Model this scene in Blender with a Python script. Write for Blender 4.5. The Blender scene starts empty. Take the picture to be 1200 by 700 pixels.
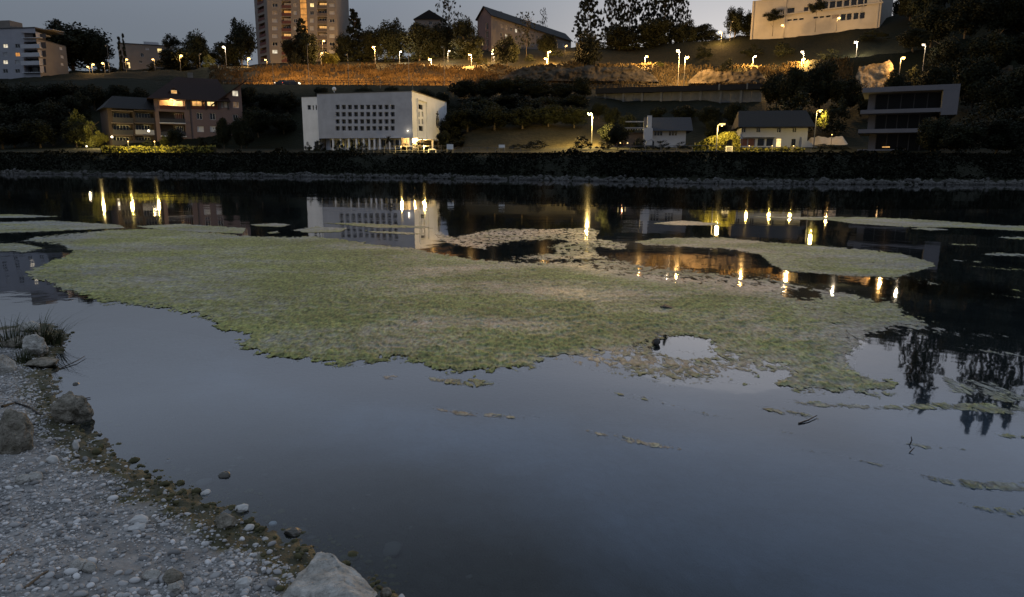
import bpy, bmesh, math, random
import numpy as np
from mathutils import Vector, Matrix, noise as mnoise
from mathutils.bvhtree import BVHTree

random.seed(7)
RNG = np.random.default_rng(11)
R = math.radians
scene = bpy.context.scene
C = scene.collection

# ------------------------------------------------------------------ camera
CAM_H = 1.7
PITCH, ROLL, FPX = R(11.1), R(0.3), 800.0
_f = Vector((0, math.cos(PITCH), -math.sin(PITCH)))
_r0 = Vector((1, 0, 0))
_u0 = Vector((0, math.sin(PITCH), math.cos(PITCH)))
_r = (_r0 * math.cos(ROLL) + _u0 * math.sin(ROLL))
_u = (_u0 * math.cos(ROLL) - _r0 * math.sin(ROLL))
cam_data = bpy.data.cameras.new("camera")
cam_data.sensor_width = 36
cam_data.lens = 36 * FPX / 1200
cam_data.clip_start = 0.05
cam_data.clip_end = 9000
cam = bpy.data.objects.new("camera", cam_data)
C.objects.link(cam)
_m = Matrix((_r, _u, -_f)).transposed().to_4x4()
_m.translation = Vector((0, 0, CAM_H))
cam.matrix_world = _m
scene.camera = cam

# ------------------------------------------------------------------ light and exposure
SUN_EL, SUN_AZ = 2.0, 17.0           # dusk: the sun sits on the horizon behind the hills
world = bpy.data.worlds.new("World")
scene.world = world
world.use_nodes = True
wn, wl = world.node_tree.nodes, world.node_tree.links
wn.clear()
w_out = wn.new("ShaderNodeOutputWorld")
w_bg = wn.new("ShaderNodeBackground")
w_sky = wn.new("ShaderNodeTexSky")
w_sky.sky_type = 'NISHITA'
w_sky.sun_disc = False
w_sky.sun_elevation = R(SUN_EL)
w_sky.sun_rotation = R(SUN_AZ)
w_sky.altitude = 400
w_sky.air_density = 1.0
w_sky.dust_density = 4.0
w_sky.ozone_density = 2.5
w_hsv = wn.new("ShaderNodeHueSaturation")
w_hsv.inputs["Saturation"].default_value = 0.24
wl.new(w_sky.outputs[0], w_hsv.inputs["Color"])
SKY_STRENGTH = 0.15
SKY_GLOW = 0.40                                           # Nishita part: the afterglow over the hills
SKY_FILL = (2.06, 2.50, 3.22)                             # sky fill, brightened steeply above the view to lift water and ground
w_glow = wn.new("ShaderNodeMix"); w_glow.data_type = 'RGBA'; w_glow.blend_type = 'MULTIPLY'; w_glow.inputs["Factor"].default_value = 1
w_glow.inputs["B"].default_value = (SKY_GLOW, SKY_GLOW, SKY_GLOW, 1)
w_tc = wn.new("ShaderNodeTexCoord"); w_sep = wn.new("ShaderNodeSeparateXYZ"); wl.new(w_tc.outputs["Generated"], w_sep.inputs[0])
w_rise = wn.new("ShaderNodeMapRange"); w_rise.interpolation_type = 'SMOOTHSTEP'
for k_, v_ in (("From Min", 0.15), ("From Max", 0.42), ("To Min", 0.34), ("To Max", 1.0)): w_rise.inputs[k_].default_value = v_
wl.new(w_sep.outputs["Z"], w_rise.inputs["Value"])
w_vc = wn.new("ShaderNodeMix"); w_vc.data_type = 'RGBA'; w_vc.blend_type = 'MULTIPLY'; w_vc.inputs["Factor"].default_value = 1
w_vc.inputs["A"].default_value = (*SKY_FILL, 1); wl.new(w_rise.outputs[0], w_vc.inputs["B"])
w_fill = wn.new("ShaderNodeMix"); w_fill.data_type = 'RGBA'; w_fill.blend_type = 'ADD'; w_fill.inputs["Factor"].default_value = 1
wl.new(w_hsv.outputs[0], w_glow.inputs["A"])
wl.new(w_glow.outputs["Result"], w_fill.inputs["A"]); wl.new(w_vc.outputs["Result"], w_fill.inputs["B"])
wl.new(w_fill.outputs["Result"], w_bg.inputs["Color"])
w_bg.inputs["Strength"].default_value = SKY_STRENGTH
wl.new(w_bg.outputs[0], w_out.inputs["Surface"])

sun_data = bpy.data.lights.new("sun", 'SUN')
sun_data.energy = 0.02
sun_data.angle = R(30)
sun_data.color = (1.0, 0.93, 0.86)
sun = bpy.data.objects.new("sun", sun_data)
C.objects.link(sun)
_sd = Vector((math.sin(R(SUN_AZ)) * math.cos(R(SUN_EL + 1)), math.cos(R(SUN_AZ)) * math.cos(R(SUN_EL + 1)), math.sin(R(SUN_EL + 1))))
sun.rotation_euler = _sd.to_track_quat('Z', 'Y').to_euler()

scene.view_settings.view_transform = 'Standard'
scene.view_settings.look = 'None'
scene.view_settings.gamma = 1.0
scene.view_settings.exposure = 0.0
scene.render.engine = 'CYCLES'
scene.cycles.max_bounces = 6
scene.cycles.diffuse_bounces = 2
scene.cycles.glossy_bounces = 3
scene.cycles.transparent_max_bounces = 12
scene.cycles.sample_clamp_indirect = 3.0
scene.cycles.caustics_reflective = False
scene.cycles.caustics_refractive = False

# ------------------------------------------------------------------ measuring helpers (photo pixel -> point in the place)
def ray(px, py):
    d = _f + _r * ((px - 600) / FPX) + _u * ((350 - py) / FPX)
    return d
def at(px, py, D):
    d = ray(px, py)
    t = D / d.y
    return Vector((d.x * t, D, CAM_H + d.z * t))
def gnd(px, py, z=0.0):
    d = ray(px, py)
    t = (z - CAM_H) / d.z
    return Vector((d.x * t, d.y * t, z))
def gnd_np(px, py, z=0.0):
    a, b = (px - 600) / FPX, (350 - py) / FPX
    dx = _f.x + _r.x * a + _u.x * b
    dy = _f.y + _r.y * a + _u.y * b
    dz = _f.z + _r.z * a + _u.z * b
    t = (z - CAM_H) / dz
    return dx * t, dy * t
def lerp_tab(tab, x):
    return float(np.interp(x, [t[0] for t in tab], [t[1] for t in tab]))

# ------------------------------------------------------------------ noise
_perm = RNG.permutation(4096).astype(np.int64)
_grad = RNG.random(4096) * 2 * np.pi
def pnoise(x, y):
    x = np.asarray(x, float); y = np.asarray(y, float)
    xi = np.floor(x).astype(np.int64); yi = np.floor(y).astype(np.int64)
    xf = x - xi; yf = y - yi
    u = xf * xf * xf * (xf * (xf * 6 - 15) + 10); v = yf * yf * yf * (yf * (yf * 6 - 15) + 10)
    def g(ix, iy, fx, fy):
        h = _grad[_perm[(_perm[ix & 4095] + iy) & 4095]]
        return np.cos(h) * fx + np.sin(h) * fy
    a = g(xi, yi, xf, yf); b = g(xi + 1, yi, xf - 1, yf)
    c = g(xi, yi + 1, xf, yf - 1); d = g(xi + 1, yi + 1, xf - 1, yf - 1)
    return ((a + (b - a) * u) + ((c + (d - c) * u) - (a + (b - a) * u)) * v) * 1.5
def fbm(x, y, o=4, gain=0.5):
    s = 0; a = 1.0; f = 1.0
    for i in range(o):
        s = s + a * pnoise(x * f + 17.3 * i, y * f - 9.1 * i); a *= gain; f *= 2.03
    return s
def sdist(X, Y, poly, closed=True):
    """signed distance to a polygon, positive inside"""
    P = np.array(poly, float); n = len(P)
    d2 = np.full(X.shape, 1e18); ins = np.zeros(X.shape, bool)
    for i in range(n if closed else n - 1):
        x0, y0 = P[i]; x1, y1 = P[(i + 1) % n]
        ex, ey = x1 - x0, y1 - y0
        t = np.clip(((X - x0) * ex + (Y - y0) * ey) / (ex * ex + ey * ey + 1e-12), 0, 1)
        dd = (X - x0 - t * ex) ** 2 + (Y - y0 - t * ey) ** 2
        d2 = np.minimum(d2, dd)
        cr = (y0 > Y) != (y1 > Y)
        with np.errstate(divide='ignore', invalid='ignore'):
            xi = x0 + (Y - y0) * ex / (ey if ey != 0 else 1e-12)
        ins ^= cr & (X < xi)
    d = np.sqrt(d2)
    return np.where(ins, d, -d)

# ------------------------------------------------------------------ materials
def nmat(name):
    m = bpy.data.materials.new(name); m.use_nodes = True
    return m, m.node_tree.nodes, m.node_tree.links, m.node_tree.nodes["Principled BSDF"]
def mat(name, col, rough=0.8, var=0.0, scale=2.0, bump=0.0, bscale=None, spec=0.3, col2=None, metal=0.0, obj_var=0.0, coord='Object', detail=5.0):
    m, n, l, b = nmat(name)
    b.inputs["Roughness"].default_value = rough
    b.inputs["Specular IOR Level"].default_value = spec
    b.inputs["Metallic"].default_value = metal
    tc = n.new("ShaderNodeTexCoord")
    c2 = col2 or tuple(c * (1 - var) for c in col)
    c1 = col if col2 else tuple(min(1, c * (1 + var)) for c in col)
    no = n.new("ShaderNodeTexNoise"); no.inputs["Scale"].default_value = scale; no.inputs["Detail"].default_value = detail
    no.inputs["Roughness"].default_value = 0.62
    l.new(tc.outputs[coord], no.inputs["Vector"])
    rp = n.new("ShaderNodeValToRGB")
    rp.color_ramp.elements[0].position = 0.32; rp.color_ramp.elements[1].position = 0.68
    rp.color_ramp.elements[0].color = (*c2, 1); rp.color_ramp.elements[1].color = (*c1, 1)
    l.new(no.outputs["Fac"], rp.inputs["Fac"])
    out = rp.outputs["Color"]
    if obj_var:
        oi = n.new("ShaderNodeObjectInfo"); hs = n.new("ShaderNodeHueSaturation")
        mr = n.new("ShaderNodeMapRange"); mr.inputs["To Min"].default_value = 1 - obj_var; mr.inputs["To Max"].default_value = 1 + obj_var
        l.new(oi.outputs["Random"], mr.inputs["Value"]); l.new(mr.outputs["Result"], hs.inputs["Value"])
        l.new(out, hs.inputs["Color"]); out = hs.outputs["Color"]
    l.new(out, b.inputs["Base Color"])
    if bump:
        n2 = n.new("ShaderNodeTexNoise"); n2.inputs["Scale"].default_value = bscale or scale * 4; n2.inputs["Detail"].default_value = 6
        l.new(tc.outputs[coord], n2.inputs["Vector"])
        bp = n.new("ShaderNodeBump"); bp.inputs["Strength"].default_value = 1.0; bp.inputs["Distance"].default_value = bump
        l.new(n2.outputs["Fac"], bp.inputs["Height"]); l.new(bp.outputs["Normal"], b.inputs["Normal"])
    return m
def emat(name, col, strength, var=0.0, scale=1.5):
    m, n, l, b = nmat(name)
    b.inputs["Base Color"].default_value = (*[c * 0.06 for c in col], 1)
    b.inputs["Emission Color"].default_value = (*col, 1)
    b.inputs["Emission Strength"].default_value = strength
    if var:
        tc = n.new("ShaderNodeTexCoord"); no = n.new("ShaderNodeTexNoise"); no.inputs["Scale"].default_value = scale
        l.new(tc.outputs["Object"], no.inputs["Vector"])
        mr = n.new("ShaderNodeMapRange"); mr.inputs["From Min"].default_value = 0.3; mr.inputs["From Max"].default_value = 0.7
        mr.inputs["To Min"].default_value = strength * (1 - var); mr.inputs["To Max"].default_value = strength * (1 + var)
        l.new(no.outputs["Fac"], mr.inputs["Value"]); l.new(mr.outputs["Result"], b.inputs["Emission Strength"])
    return m
def attr_ramp(n, l, attr, stops):
    a = n.new("ShaderNodeAttribute"); a.attribute_name = attr
    rp = n.new("ShaderNodeValToRGB")
    for i, (p, c) in enumerate(stops):
        e = rp.color_ramp.elements[i] if i < 2 else rp.color_ramp.elements.new(p)
        e.position = p; e.color = (*c, 1)
    l.new(a.outputs["Fac"], rp.inputs["Fac"])
    return a, rp

M = {}
M['plaster_white'] = mat("white_plaster", (0.42, 0.42, 0.44), 0.85, 0.06, 0.4)
M['plaster_grey'] = mat("grey_plaster", (0.30, 0.30, 0.33), 0.85, 0.08, 0.4)
M['plaster_beige'] = mat("beige_plaster", (0.17, 0.15, 0.135), 0.85, 0.08, 0.4)
M['school_render'] = mat("pale_school_render", (0.30, 0.28, 0.255), 0.85, 0.10, 0.3)
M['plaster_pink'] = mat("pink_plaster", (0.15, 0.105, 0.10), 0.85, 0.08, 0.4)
M['pink_dark'] = mat("dark_pink_plaster", (0.034, 0.025, 0.024), 0.85, 0.08, 0.4)  # the pink plaster colour, much darker
M['glass_villa'] = mat("tinted_glass", (0.006, 0.006, 0.007), 0.3, 0.2, 0.8, spec=0.12)
M['plaster_cream'] = mat("cream_plaster", (0.27, 0.23, 0.19), 0.85, 0.06, 0.4)
M['villa_grey'] = mat("villa_render", (0.13, 0.13, 0.15), 0.85, 0.08, 0.5)
M['church_grey'] = mat("grey_stone_cladding", (0.355, 0.37, 0.43), 0.8, 0.13, 0.5, 0.01)
M['church_white'] = mat("pale_render", (0.74, 0.74, 0.77), 0.85, 0.10, 0.4)
M['concrete'] = mat("concrete", (0.12, 0.12, 0.12), 0.9, 0.25, 0.5, 0.02)
M['concrete_pale'] = mat("pale_concrete", (0.42, 0.41, 0.40), 0.9, 0.15, 0.8)
M['frame_dark'] = mat("dark_frame", (0.03, 0.03, 0.035), 0.5)
M['frame_white'] = mat("white_frame", (0.5, 0.5, 0.5), 0.6)
M['parapet_red'] = mat("dark_red_parapet", (0.09, 0.035, 0.03), 0.8, 0.1)
M['glass'] = mat("dark_glass", (0.012, 0.013, 0.016), 0.12, 0.2, 0.8, spec=0.5)
M['shutter'] = mat("roller_shutter", (0.30, 0.30, 0.31), 0.7, 0.05)
M['shutter_white'] = mat("white_shutter", (0.55, 0.52, 0.50), 0.7, 0.05)
M['roof_red'] = mat("dark_red_tiles", (0.016, 0.007, 0.006), 0.85, 0.25, 3.0, 0.03)
M['roof_dark'] = mat("dark_tiles", (0.006, 0.006, 0.007), 0.8, 0.25, 3.0, 0.03)
M['roof_blue'] = mat("slate_tiles", (0.012, 0.014, 0.021), 0.75, 0.25, 3.0, 0.03)
M['flat_roof'] = mat("flat_roof_felt", (0.06, 0.06, 0.065), 0.9, 0.2)
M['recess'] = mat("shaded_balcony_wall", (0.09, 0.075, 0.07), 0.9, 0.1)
M['metal_grey'] = mat("galvanised_metal", (0.13, 0.13, 0.135), 0.5, 0.1, metal=0.3)
M['metal_dark'] = mat("dark_metal", (0.03, 0.03, 0.03), 0.5)
M['white_paint'] = mat("white_paint", (0.7, 0.7, 0.7), 0.6, 0.04)
M['wood'] = mat("weathered_wood", (0.16, 0.12, 0.08), 0.85, 0.3, 6.0)
M['asphalt'] = mat("asphalt", (0.05, 0.05, 0.052), 0.9, 0.2, 2.0)
M['leaf'] = mat("dark_foliage", (0.011, 0.0135, 0.006), 0.75, 0.35, 0.35, obj_var=0.25, spec=0.15)
M['leaf_dark'] = mat("evergreen_needles", (0.008, 0.011, 0.006), 0.75, 0.3, 0.35, obj_var=0.2, spec=0.15)
M['leaf_lamplit'] = mat("lamplit_foliage", (0.10, 0.10, 0.025), 0.75, 0.3, 0.5, obj_var=0.15, spec=0.15)  # lamp glow put into the leaf colour of the lit plants
M['undergrowth'] = mat("bank_undergrowth_leaves", (0.0045, 0.0052, 0.0030), 0.85, 0.4, 0.35, spec=0.05)
M['bark'] = mat("bark", (0.07, 0.055, 0.04), 0.9, 0.3, 3.0, 0.02)
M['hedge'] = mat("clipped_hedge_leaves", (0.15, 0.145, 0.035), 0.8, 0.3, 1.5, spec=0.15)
M['lit_warm'] = emat("lit_window_warm", (1.0, 0.52, 0.16), 0.75, 0.5)
M['lit_orange'] = emat("lit_window_orange", (1.0, 0.42, 0.09), 0.62, 0.35, 0.7)
M['lit_yellow'] = emat("lit_window_yellow", (1.0, 0.72, 0.30), 1.3, 0.4)
M['lit_white'] = emat("lit_window_white", (1.0, 0.88, 0.66), 0.7, 0.5)
M['lit_dim'] = emat("dim_window", (0.9, 0.55, 0.3), 0.13, 0.6)
M['lit_red'] = emat("dim_red_window", (1.0, 0.25, 0.12), 0.014, 0.6)
M['lamp_sodium'] = emat("sodium_lamp", (1.0, 0.60, 0.20), 4.5)
M['lamp_white'] = emat("white_lamp", (1.0, 0.86, 0.62), 4.0)
M['lamp_off'] = mat("unlit_lamp_lens", (0.4, 0.4, 0.38), 0.4)
M['rock_pale'] = mat("pale_limestone", (0.56, 0.54, 0.50), 0.9, col2=(0.24, 0.23, 0.205), scale=17.0, bump=0.03, bscale=55, detail=10)
M['rock_brown'] = mat("brown_boulder", (0.33, 0.30, 0.25), 0.9, col2=(0.10, 0.09, 0.065), scale=19.0, bump=0.03, bscale=60, detail=10)
M['rock_wet'] = mat("wet_dark_stone", (0.06, 0.055, 0.045), 0.35, 0.3, 10.0, 0.004, spec=0.5)
M['rock_white'] = mat("white_quartz_stone", (0.46, 0.455, 0.44), 0.8, 0.15, 14.0, 0.003)
M['shore_stone'] = mat("grey_shore_stone", (0.072, 0.070, 0.067), 0.9, 0.4, 0.6, obj_var=0.2)
M['hill_rock'] = mat("hillside_rock", (0.10, 0.078, 0.052), 0.9, col2=(0.016, 0.013, 0.009), scale=0.35, bump=0.25, bscale=0.9)

def pebble_mat(name, a, b):
    m, n, l, bs = nmat(name)
    bs.inputs["Roughness"].default_value = 0.75
    bs.inputs["Specular IOR Level"].default_value = 0.3
    tc = n.new("ShaderNodeTexCoord"); ge = n.new("ShaderNodeNewGeometry"); oi = n.new("ShaderNodeObjectInfo")
    ad = n.new("ShaderNodeMath"); ad.operation = 'ADD'
    fr = n.new("ShaderNodeMath"); fr.operation = 'FRACT'
    l.new(ge.outputs["Random Per Island"], ad.inputs[0]); l.new(oi.outputs["Random"], ad.inputs[1]); l.new(ad.outputs[0], fr.inputs[0])
    rp = n.new("ShaderNodeValToRGB")
    st = [(0, b), (0.35, tuple((x * 0.6 + y * 0.4) for x, y in zip(a, b))), (0.8, a), (1.0, tuple(min(1, x * 1.45) for x in a))]
    for i, (p, c) in enumerate(st):
        e = rp.color_ramp.elements[i] if i < 2 else rp.color_ramp.elements.new(p)
        e.position = p; e.color = (*c, 1)
    l.new(fr.outputs[0], rp.inputs["Fac"])
    no = n.new("ShaderNodeTexNoise"); no.inputs["Scale"].default_value = 60; no.inputs["Detail"].default_value = 4
    l.new(tc.outputs["Object"], no.inputs["Vector"])
    mr = n.new("ShaderNodeMapRange"); mr.inputs["To Min"].default_value = 0.6; mr.inputs["To Max"].default_value = 1.4
    l.new(no.outputs["Fac"], mr.inputs["Value"])
    mx = n.new("ShaderNodeMix"); mx.data_type = 'RGBA'; mx.blend_type = 'MULTIPLY'; mx.inputs["Factor"].default_value = 1
    l.new(rp.outputs["Color"], mx.inputs["A"]); l.new(mr.outputs["Result"], mx.inputs["B"])
    l.new(mx.outputs["Result"], bs.inputs["Base Color"])
    return m
M['pebble'] = pebble_mat("river_pebble", (0.42, 0.415, 0.41), (0.13, 0.13, 0.13))

# ------------------------------------------------------------------ mesh collector and object helpers
class MB:
    def __init__(s): s.v = []; s.f = []
    def add(s, vs, fs):
        o = len(s.v); s.v += [tuple(v) for v in vs]; s.f += [tuple(i + o for i in f) for f in fs]
    def box(s, x0, x1, y0, y1, z0, z1):
        s.add([(x0, y0, z0), (x1, y0, z0), (x1, y1, z0), (x0, y1, z0), (x0, y0, z1), (x1, y0, z1), (x1, y1, z1), (x0, y1, z1)],
              [(3, 2, 1, 0), (4, 5, 6, 7), (0, 1, 5, 4), (1, 2, 6, 5), (2, 3, 7, 6), (3, 0, 4, 7)])
    def quad(s, a, b, c, d): s.add([a, b, c, d], [(0, 1, 2, 3)])
    def tube(s, pts, rads, n=6, cap=True):
        pts = [Vector(p) for p in pts]; o = len(s.v); k = len(pts)
        for i, p in enumerate(pts):
            d = (pts[min(i + 1, k - 1)] - pts[max(i - 1, 0)]).normalized()
            a = d.orthogonal().normalized() if abs(d.z) < 0.95 else Vector((1, 0, 0))
            a = (a - d * a.dot(d)).normalized(); b = d.cross(a)
            for j in range(n):
                t = 2 * math.pi * j / n
                s.v.append(tuple(p + (a * math.cos(t) + b * math.sin(t)) * rads[i]))
        for i in range(k - 1):
            for j in range(n):
                q = (j + 1) % n
                s.f.append((o + i * n + j, o + i * n + q, o + (i + 1) * n + q, o + (i + 1) * n + j))
        if cap:
            s.f.append(tuple(o + j for j in range(n - 1, -1, -1))); s.f.append(tuple(o + (k - 1) * n + j for j in range(n)))
    def ball(s, c, r, n=8, m=5, sq=(1, 1, 1)):
        o = len(s.v); c = Vector(c)
        for i in range(m + 1):
            ph = math.pi * i / m
            for j in range(n):
                t = 2 * math.pi * j / n
                s.v.append((c.x + r * sq[0] * math.sin(ph) * math.cos(t), c.y + r * sq[1] * math.sin(ph) * math.sin(t), c.z + r * sq[2] * math.cos(ph)))
        for i in range(m):
            for j in range(n):
                q = (j + 1) % n
                s.f.append((o + i * n + j, o + (i + 1) * n + j, o + (i + 1) * n + q, o + i * n + q))
    def mesh(s, name, m=None, smooth=False):
        me = bpy.data.meshes.new(name); me.from_pydata(s.v, [], s.f); me.update()
        if m: me.materials.append(M[m] if isinstance(m, str) else m)
        if smooth: me.polygons.foreach_set("use_smooth", [True] * len(me.polygons))
        return me
def np_mesh(name, V, F, m, attrs=None, smooth=False):
    """V (n,3), F (k,3 or 4) arrays"""
    me = bpy.data.meshes.new(name)
    V = np.asarray(V, np.float32); F = np.asarray(F, np.int32); k = F.shape[1]
    me.vertices.add(len(V)); me.vertices.foreach_set("co", V.ravel())
    me.loops.add(F.size); me.loops.foreach_set("vertex_index", F.ravel())
    me.polygons.add(len(F)); me.polygons.foreach_set("loop_start", np.arange(0, F.size, k, dtype=np.int32))
    if smooth: me.polygons.foreach_set("use_smooth", np.ones(len(F), bool))
    for an, av in (attrs or {}).items():
        at_ = me.attributes.new(an, 'FLOAT', 'POINT'); at_.data.foreach_set("value", np.asarray(av, np.float32))
    me.update(calc_edges=True); me.validate()
    if m: me.materials.append(M[m] if isinstance(m, str) else m)
    return me
def grid_faces(nr, nc):
    i = np.arange(nr - 1)[:, None] * nc + np.arange(nc - 1)[None]
    i = i.ravel()
    return np.stack([i, i + 1, i + nc + 1, i + nc], 1)
def link(name, me, parent=None, loc=None, mw=None):
    o = bpy.data.objects.new(name, me); C.objects.link(o)
    if parent: o.parent = parent
    if mw is not None: o.matrix_local = mw
    if loc is not None: o.location = loc
    return o
def tag(o, label=None, cat=None, group=None, kind=None):
    if label: o['label'] = label
    if cat: o['category'] = cat
    if group: o['group'] = group
    if kind: o['kind'] = kind
    return o
def thing(name, label, cat, loc, rz=0.0, group=None):
    o = bpy.data.objects.new(name, None); C.objects.link(o)
    o.empty_display_size = 0.2
    o.location = loc; o.rotation_euler = (0, 0, rz)
    return tag(o, label, cat, group)
# ================================================================== SETTING: far terrain
SHORE = [(-700, 118), (-300, 110), (0, 101), (430, 87), (650, 76), (830, 65.5), (1000, 66), (1200, 68), (1500, 72), (1900, 80)]
def shoreD(px): return lerp_tab(SHORE, px)
def row(tab):  # (px, py, D) table -> functions
    return [(a, b) for a, b, c in tab], [(a, c) for a, b, c in tab]
R5 = [(-700, 175, 165), (0, 173, 165), (150, 172, 150), (300, 174, 158), (360, 174, 156), (525, 173, 156), (550, 173.5, 128), (700, 171, 120), (738, 169, 134), (860, 172, 122), (950, 172, 120), (1060, 172, 112), (1200, 165, 110), (1900, 150, 120)]
R6 = [(-700, 100, 215), (0, 97, 215), (150, 92, 205), (250, 99, 192), (300, 99, 190), (560, 101, 190), (700, 105, 185), (880, 107, 172), (1000, 106, 160), (1100, 100, 152), (1200, 80, 150), (1900, 60, 160)]
R8 = [(-700, 92, 245), (0, 92, 245), (150, 84, 235), (250, 80, 222), (300, 77, 222), (450, 76, 226), (560, 77, 222), (640, 76, 214), (760, 75, 210), (820, 78, 205), (900, 76, 195), (1000, 66, 176), (1060, 62, 170), (1200, 30, 172), (1900, 0, 190)]
R10 = [(-700, 85, 275), (0, 88, 262), (150, 82, 262), (250, 78, 262), (310, 75, 266), (400, 72, 268), (480, 69, 265), (560, 58, 258), (680, 57, 252), (760, 56, 245), (800, 48, 240), (880, 43, 236), (960, 33, 226), (1030, 24, 216), (1100, 0, 215), (1200, -30, 220), (1900, -60, 250)]
COLS = np.arange(-700, 1901, 8.0)
def terrain_rows():
    rows = []
    for px in COLS:
        s = shoreD(px)
        col = []
        x0 = at(px, 200, s)
        dirx = x0.x / s
        def P(D, z): return (dirx * D, D, z)
        col += [P(s - 9, -2.2), P(s - 1.0, -0.25), P(s, -0.02), P(s + 3, 0.95), P(s + 6, 2.1), P(s + 9, 2.85), P(s + 14, 3.0)]
        for tab, in ((R5,),):
            t, d = row(tab); p = at(px, lerp_tab(t, px), lerp_tab(d, px)); col.append((p.x, p.y, p.z))
        t, d = row(R6); p6 = at(px, lerp_tab(t, px), lerp_tab(d, px))
        p5 = col[-1]
        for k in (0.3, 0.55, 0.75):
            col.append((p5[0] + (p6.x - p5[0]) * k, p5[1] + (p6.y - p5[1]) * k, p5[2] + (p6.z - p5[2]) * (k ** 1.1)))
        col.append((p6.x, p6.y, p6.z))
        p7 = (p6.x * (p6.y + 8.5) / p6.y, p6.y + 8.5, p6.z + 0.05); col.append(p7)
        t, d = row(R8); p8 = at(px, lerp_tab(t, px), lerp_tab(d, px))
        for k in (0.2, 0.4, 0.6, 0.8):
            col.append(tuple(p7[i] + (p8[i] - p7[i]) * k + (0.25 * math.sin(k * 9 + px * 0.05) if i == 2 else 0) for i in range(3)))
        col.append(tuple(p8))
        p9 = (p8.x * (p8.y + 6) / p8.y, p8.y + 6, p8.z + 0.1); col.append(p9)
        t, d = row(R10); pA = at(px, lerp_tab(t, px), lerp_tab(d, px))
        for k in (0.33, 0.66, 1.0):
            col.append(tuple(p9[i] + (pA[i] - p9[i]) * k for i in range(3)))
        z = pA.z
        for D, dz in ((300, 1.0), (360, 2.0), (600, -2), (1500, -20), (6000, -60)):
            D2 = max(D, pA.y + 20)
            col.append((pA.x / pA.y * D2, D2, z + dz if D < 1000 else max(5, z + dz)))
        rows.append(col)
    return np.array(rows)
_T = terrain_rows()
TV = _T.copy()
_n = fbm(TV[:, :, 0] * 0.09, TV[:, :, 1] * 0.09, 4)
_w = np.ones(TV.shape[1]); _w[:3] = 0.05; _w[3:7] = 0.3; _w[7:8] = 0.2; _w[11:13] = 0.1
TV[:, :, 2] += _n * 0.7 * _w[None, :]
ncol, nrow = TV.shape[0], TV.shape[1]
TF = grid_faces(ncol, nrow)[:, ::-1]
def hill_mat():
    m, n, l, b = nmat("hillside_grass")
    b.inputs["Roughness"].default_value = 0.95; b.inputs["Specular IOR Level"].default_value = 0.1
    tc = n.new("ShaderNodeTexCoord")
    a = n.new("ShaderNodeTexNoise"); a.inputs["Scale"].default_value = 0.12; a.inputs["Detail"].default_value = 8; a.inputs["Roughness"].default_value = 0.7
    l.new(tc.outputs["Object"], a.inputs["Vector"])
    rp = n.new("ShaderNodeValToRGB")
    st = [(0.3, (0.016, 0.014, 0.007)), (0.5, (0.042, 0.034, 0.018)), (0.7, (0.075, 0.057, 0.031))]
    for i, (p, c) in enumerate(st):
        e = rp.color_ramp.elements[i] if i < 2 else rp.color_ramp.elements.new(p)
        e.position = p; e.color = (*c, 1)
    l.new(a.outputs["Fac"], rp.inputs["Fac"])
    lw = n.new("ShaderNodeAttribute"); lw.attribute_name = "lawn"
    mx = n.new("ShaderNodeMix"); mx.data_type = 'RGBA'; mx.inputs["A"].default_value = (0.009, 0.010, 0.005, 1)   # wood floor and undergrowth, also the unlit bare slope
    l.new(lw.outputs["Fac"], mx.inputs["Factor"]); l.new(rp.outputs["Color"], mx.inputs["B"]); l.new(mx.outputs["Result"], b.inputs["Base Color"])
    c = n.new("ShaderNodeTexNoise"); c.inputs["Scale"].default_value = 1.2; c.inputs["Detail"].default_value = 6
    l.new(tc.outputs["Object"], c.inputs["Vector"])
    bp = n.new("ShaderNodeBump"); bp.inputs["Distance"].default_value = 0.35
    l.new(c.outputs["Fac"], bp.inputs["Height"]); l.new(bp.outputs["Normal"], b.inputs["Normal"])
    return m
M['hill'] = hill_mat()
_lawn_lit = np.zeros((ncol, nrow)); _cw = np.clip((COLS - 240) / 30, 0, 1) * np.clip((1060 - COLS) / 60, 0, 1); _cr = np.clip((840 - COLS) / 40, 0.15, 1)
_lawn_lit[:, 11:22] = _cw[:, None]; _lawn_lit[:, 14:22] *= _cr[:, None]; _lawn_lit[:, 18:22] *= 0.4; _lawn_lit[:, 18:22] *= np.clip((800 - COLS) / 60, 0.12, 1)[:, None]  # upper and right slopes faded dark: lack of lamp light put into the colour
_lawn_lit[:, 5:10] = (np.clip((COLS - 520) / 20, 0, 1) * np.clip((720 - COLS) / 20, 0, 1))[:, None] * 0.55      # open meadow right of the church
tag(link("hillside", np_mesh("hillside", TV.reshape(-1, 3), TF, 'hill', {"lawn": _lawn_lit.ravel()}, smooth=True)), kind='structure')
_bvh = BVHTree.FromPolygons([tuple(v) for v in TV.reshape(-1, 3)], [tuple(f) for f in TF])
def gz(x, y):
    h = _bvh.ray_cast(Vector((x, y, 400)), Vector((0, 0, -1)))
    return h[0].z if h[0] is not None else 0.0
def foot(px, D):
    p = at(px, 190, D)
    return Vector((p.x, D, gz(p.x, D)))

# the road on the hill, its surface and the path above it
def ribbon(name, r_in, r_out, dz, m, px0, px1):
    V = []; F = []
    idx = [i for i, px in enumerate(COLS) if px0 <= px <= px1]
    for i in idx:
        for r in (r_in, r_out):
            V.append((TV[i, r, 0], TV[i, r, 1], TV[i, r, 2] + dz))
    for k in range(len(idx) - 1): F.append((2 * k, 2 * k + 2, 2 * k + 3, 2 * k + 1))
    return tag(link(name, np_mesh(name, np.array(V), np.array(F), m)), kind='structure')
ribbon("hill_road", 11, 12, 0.03, 'asphalt', -700, 1100)
M['path'] = mat("gravel_path", (0.20, 0.17, 0.13), 0.95, 0.2, 1.0)
ribbon("hill_path", 17, 18, 0.03, 'path', -700, 1100)

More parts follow.
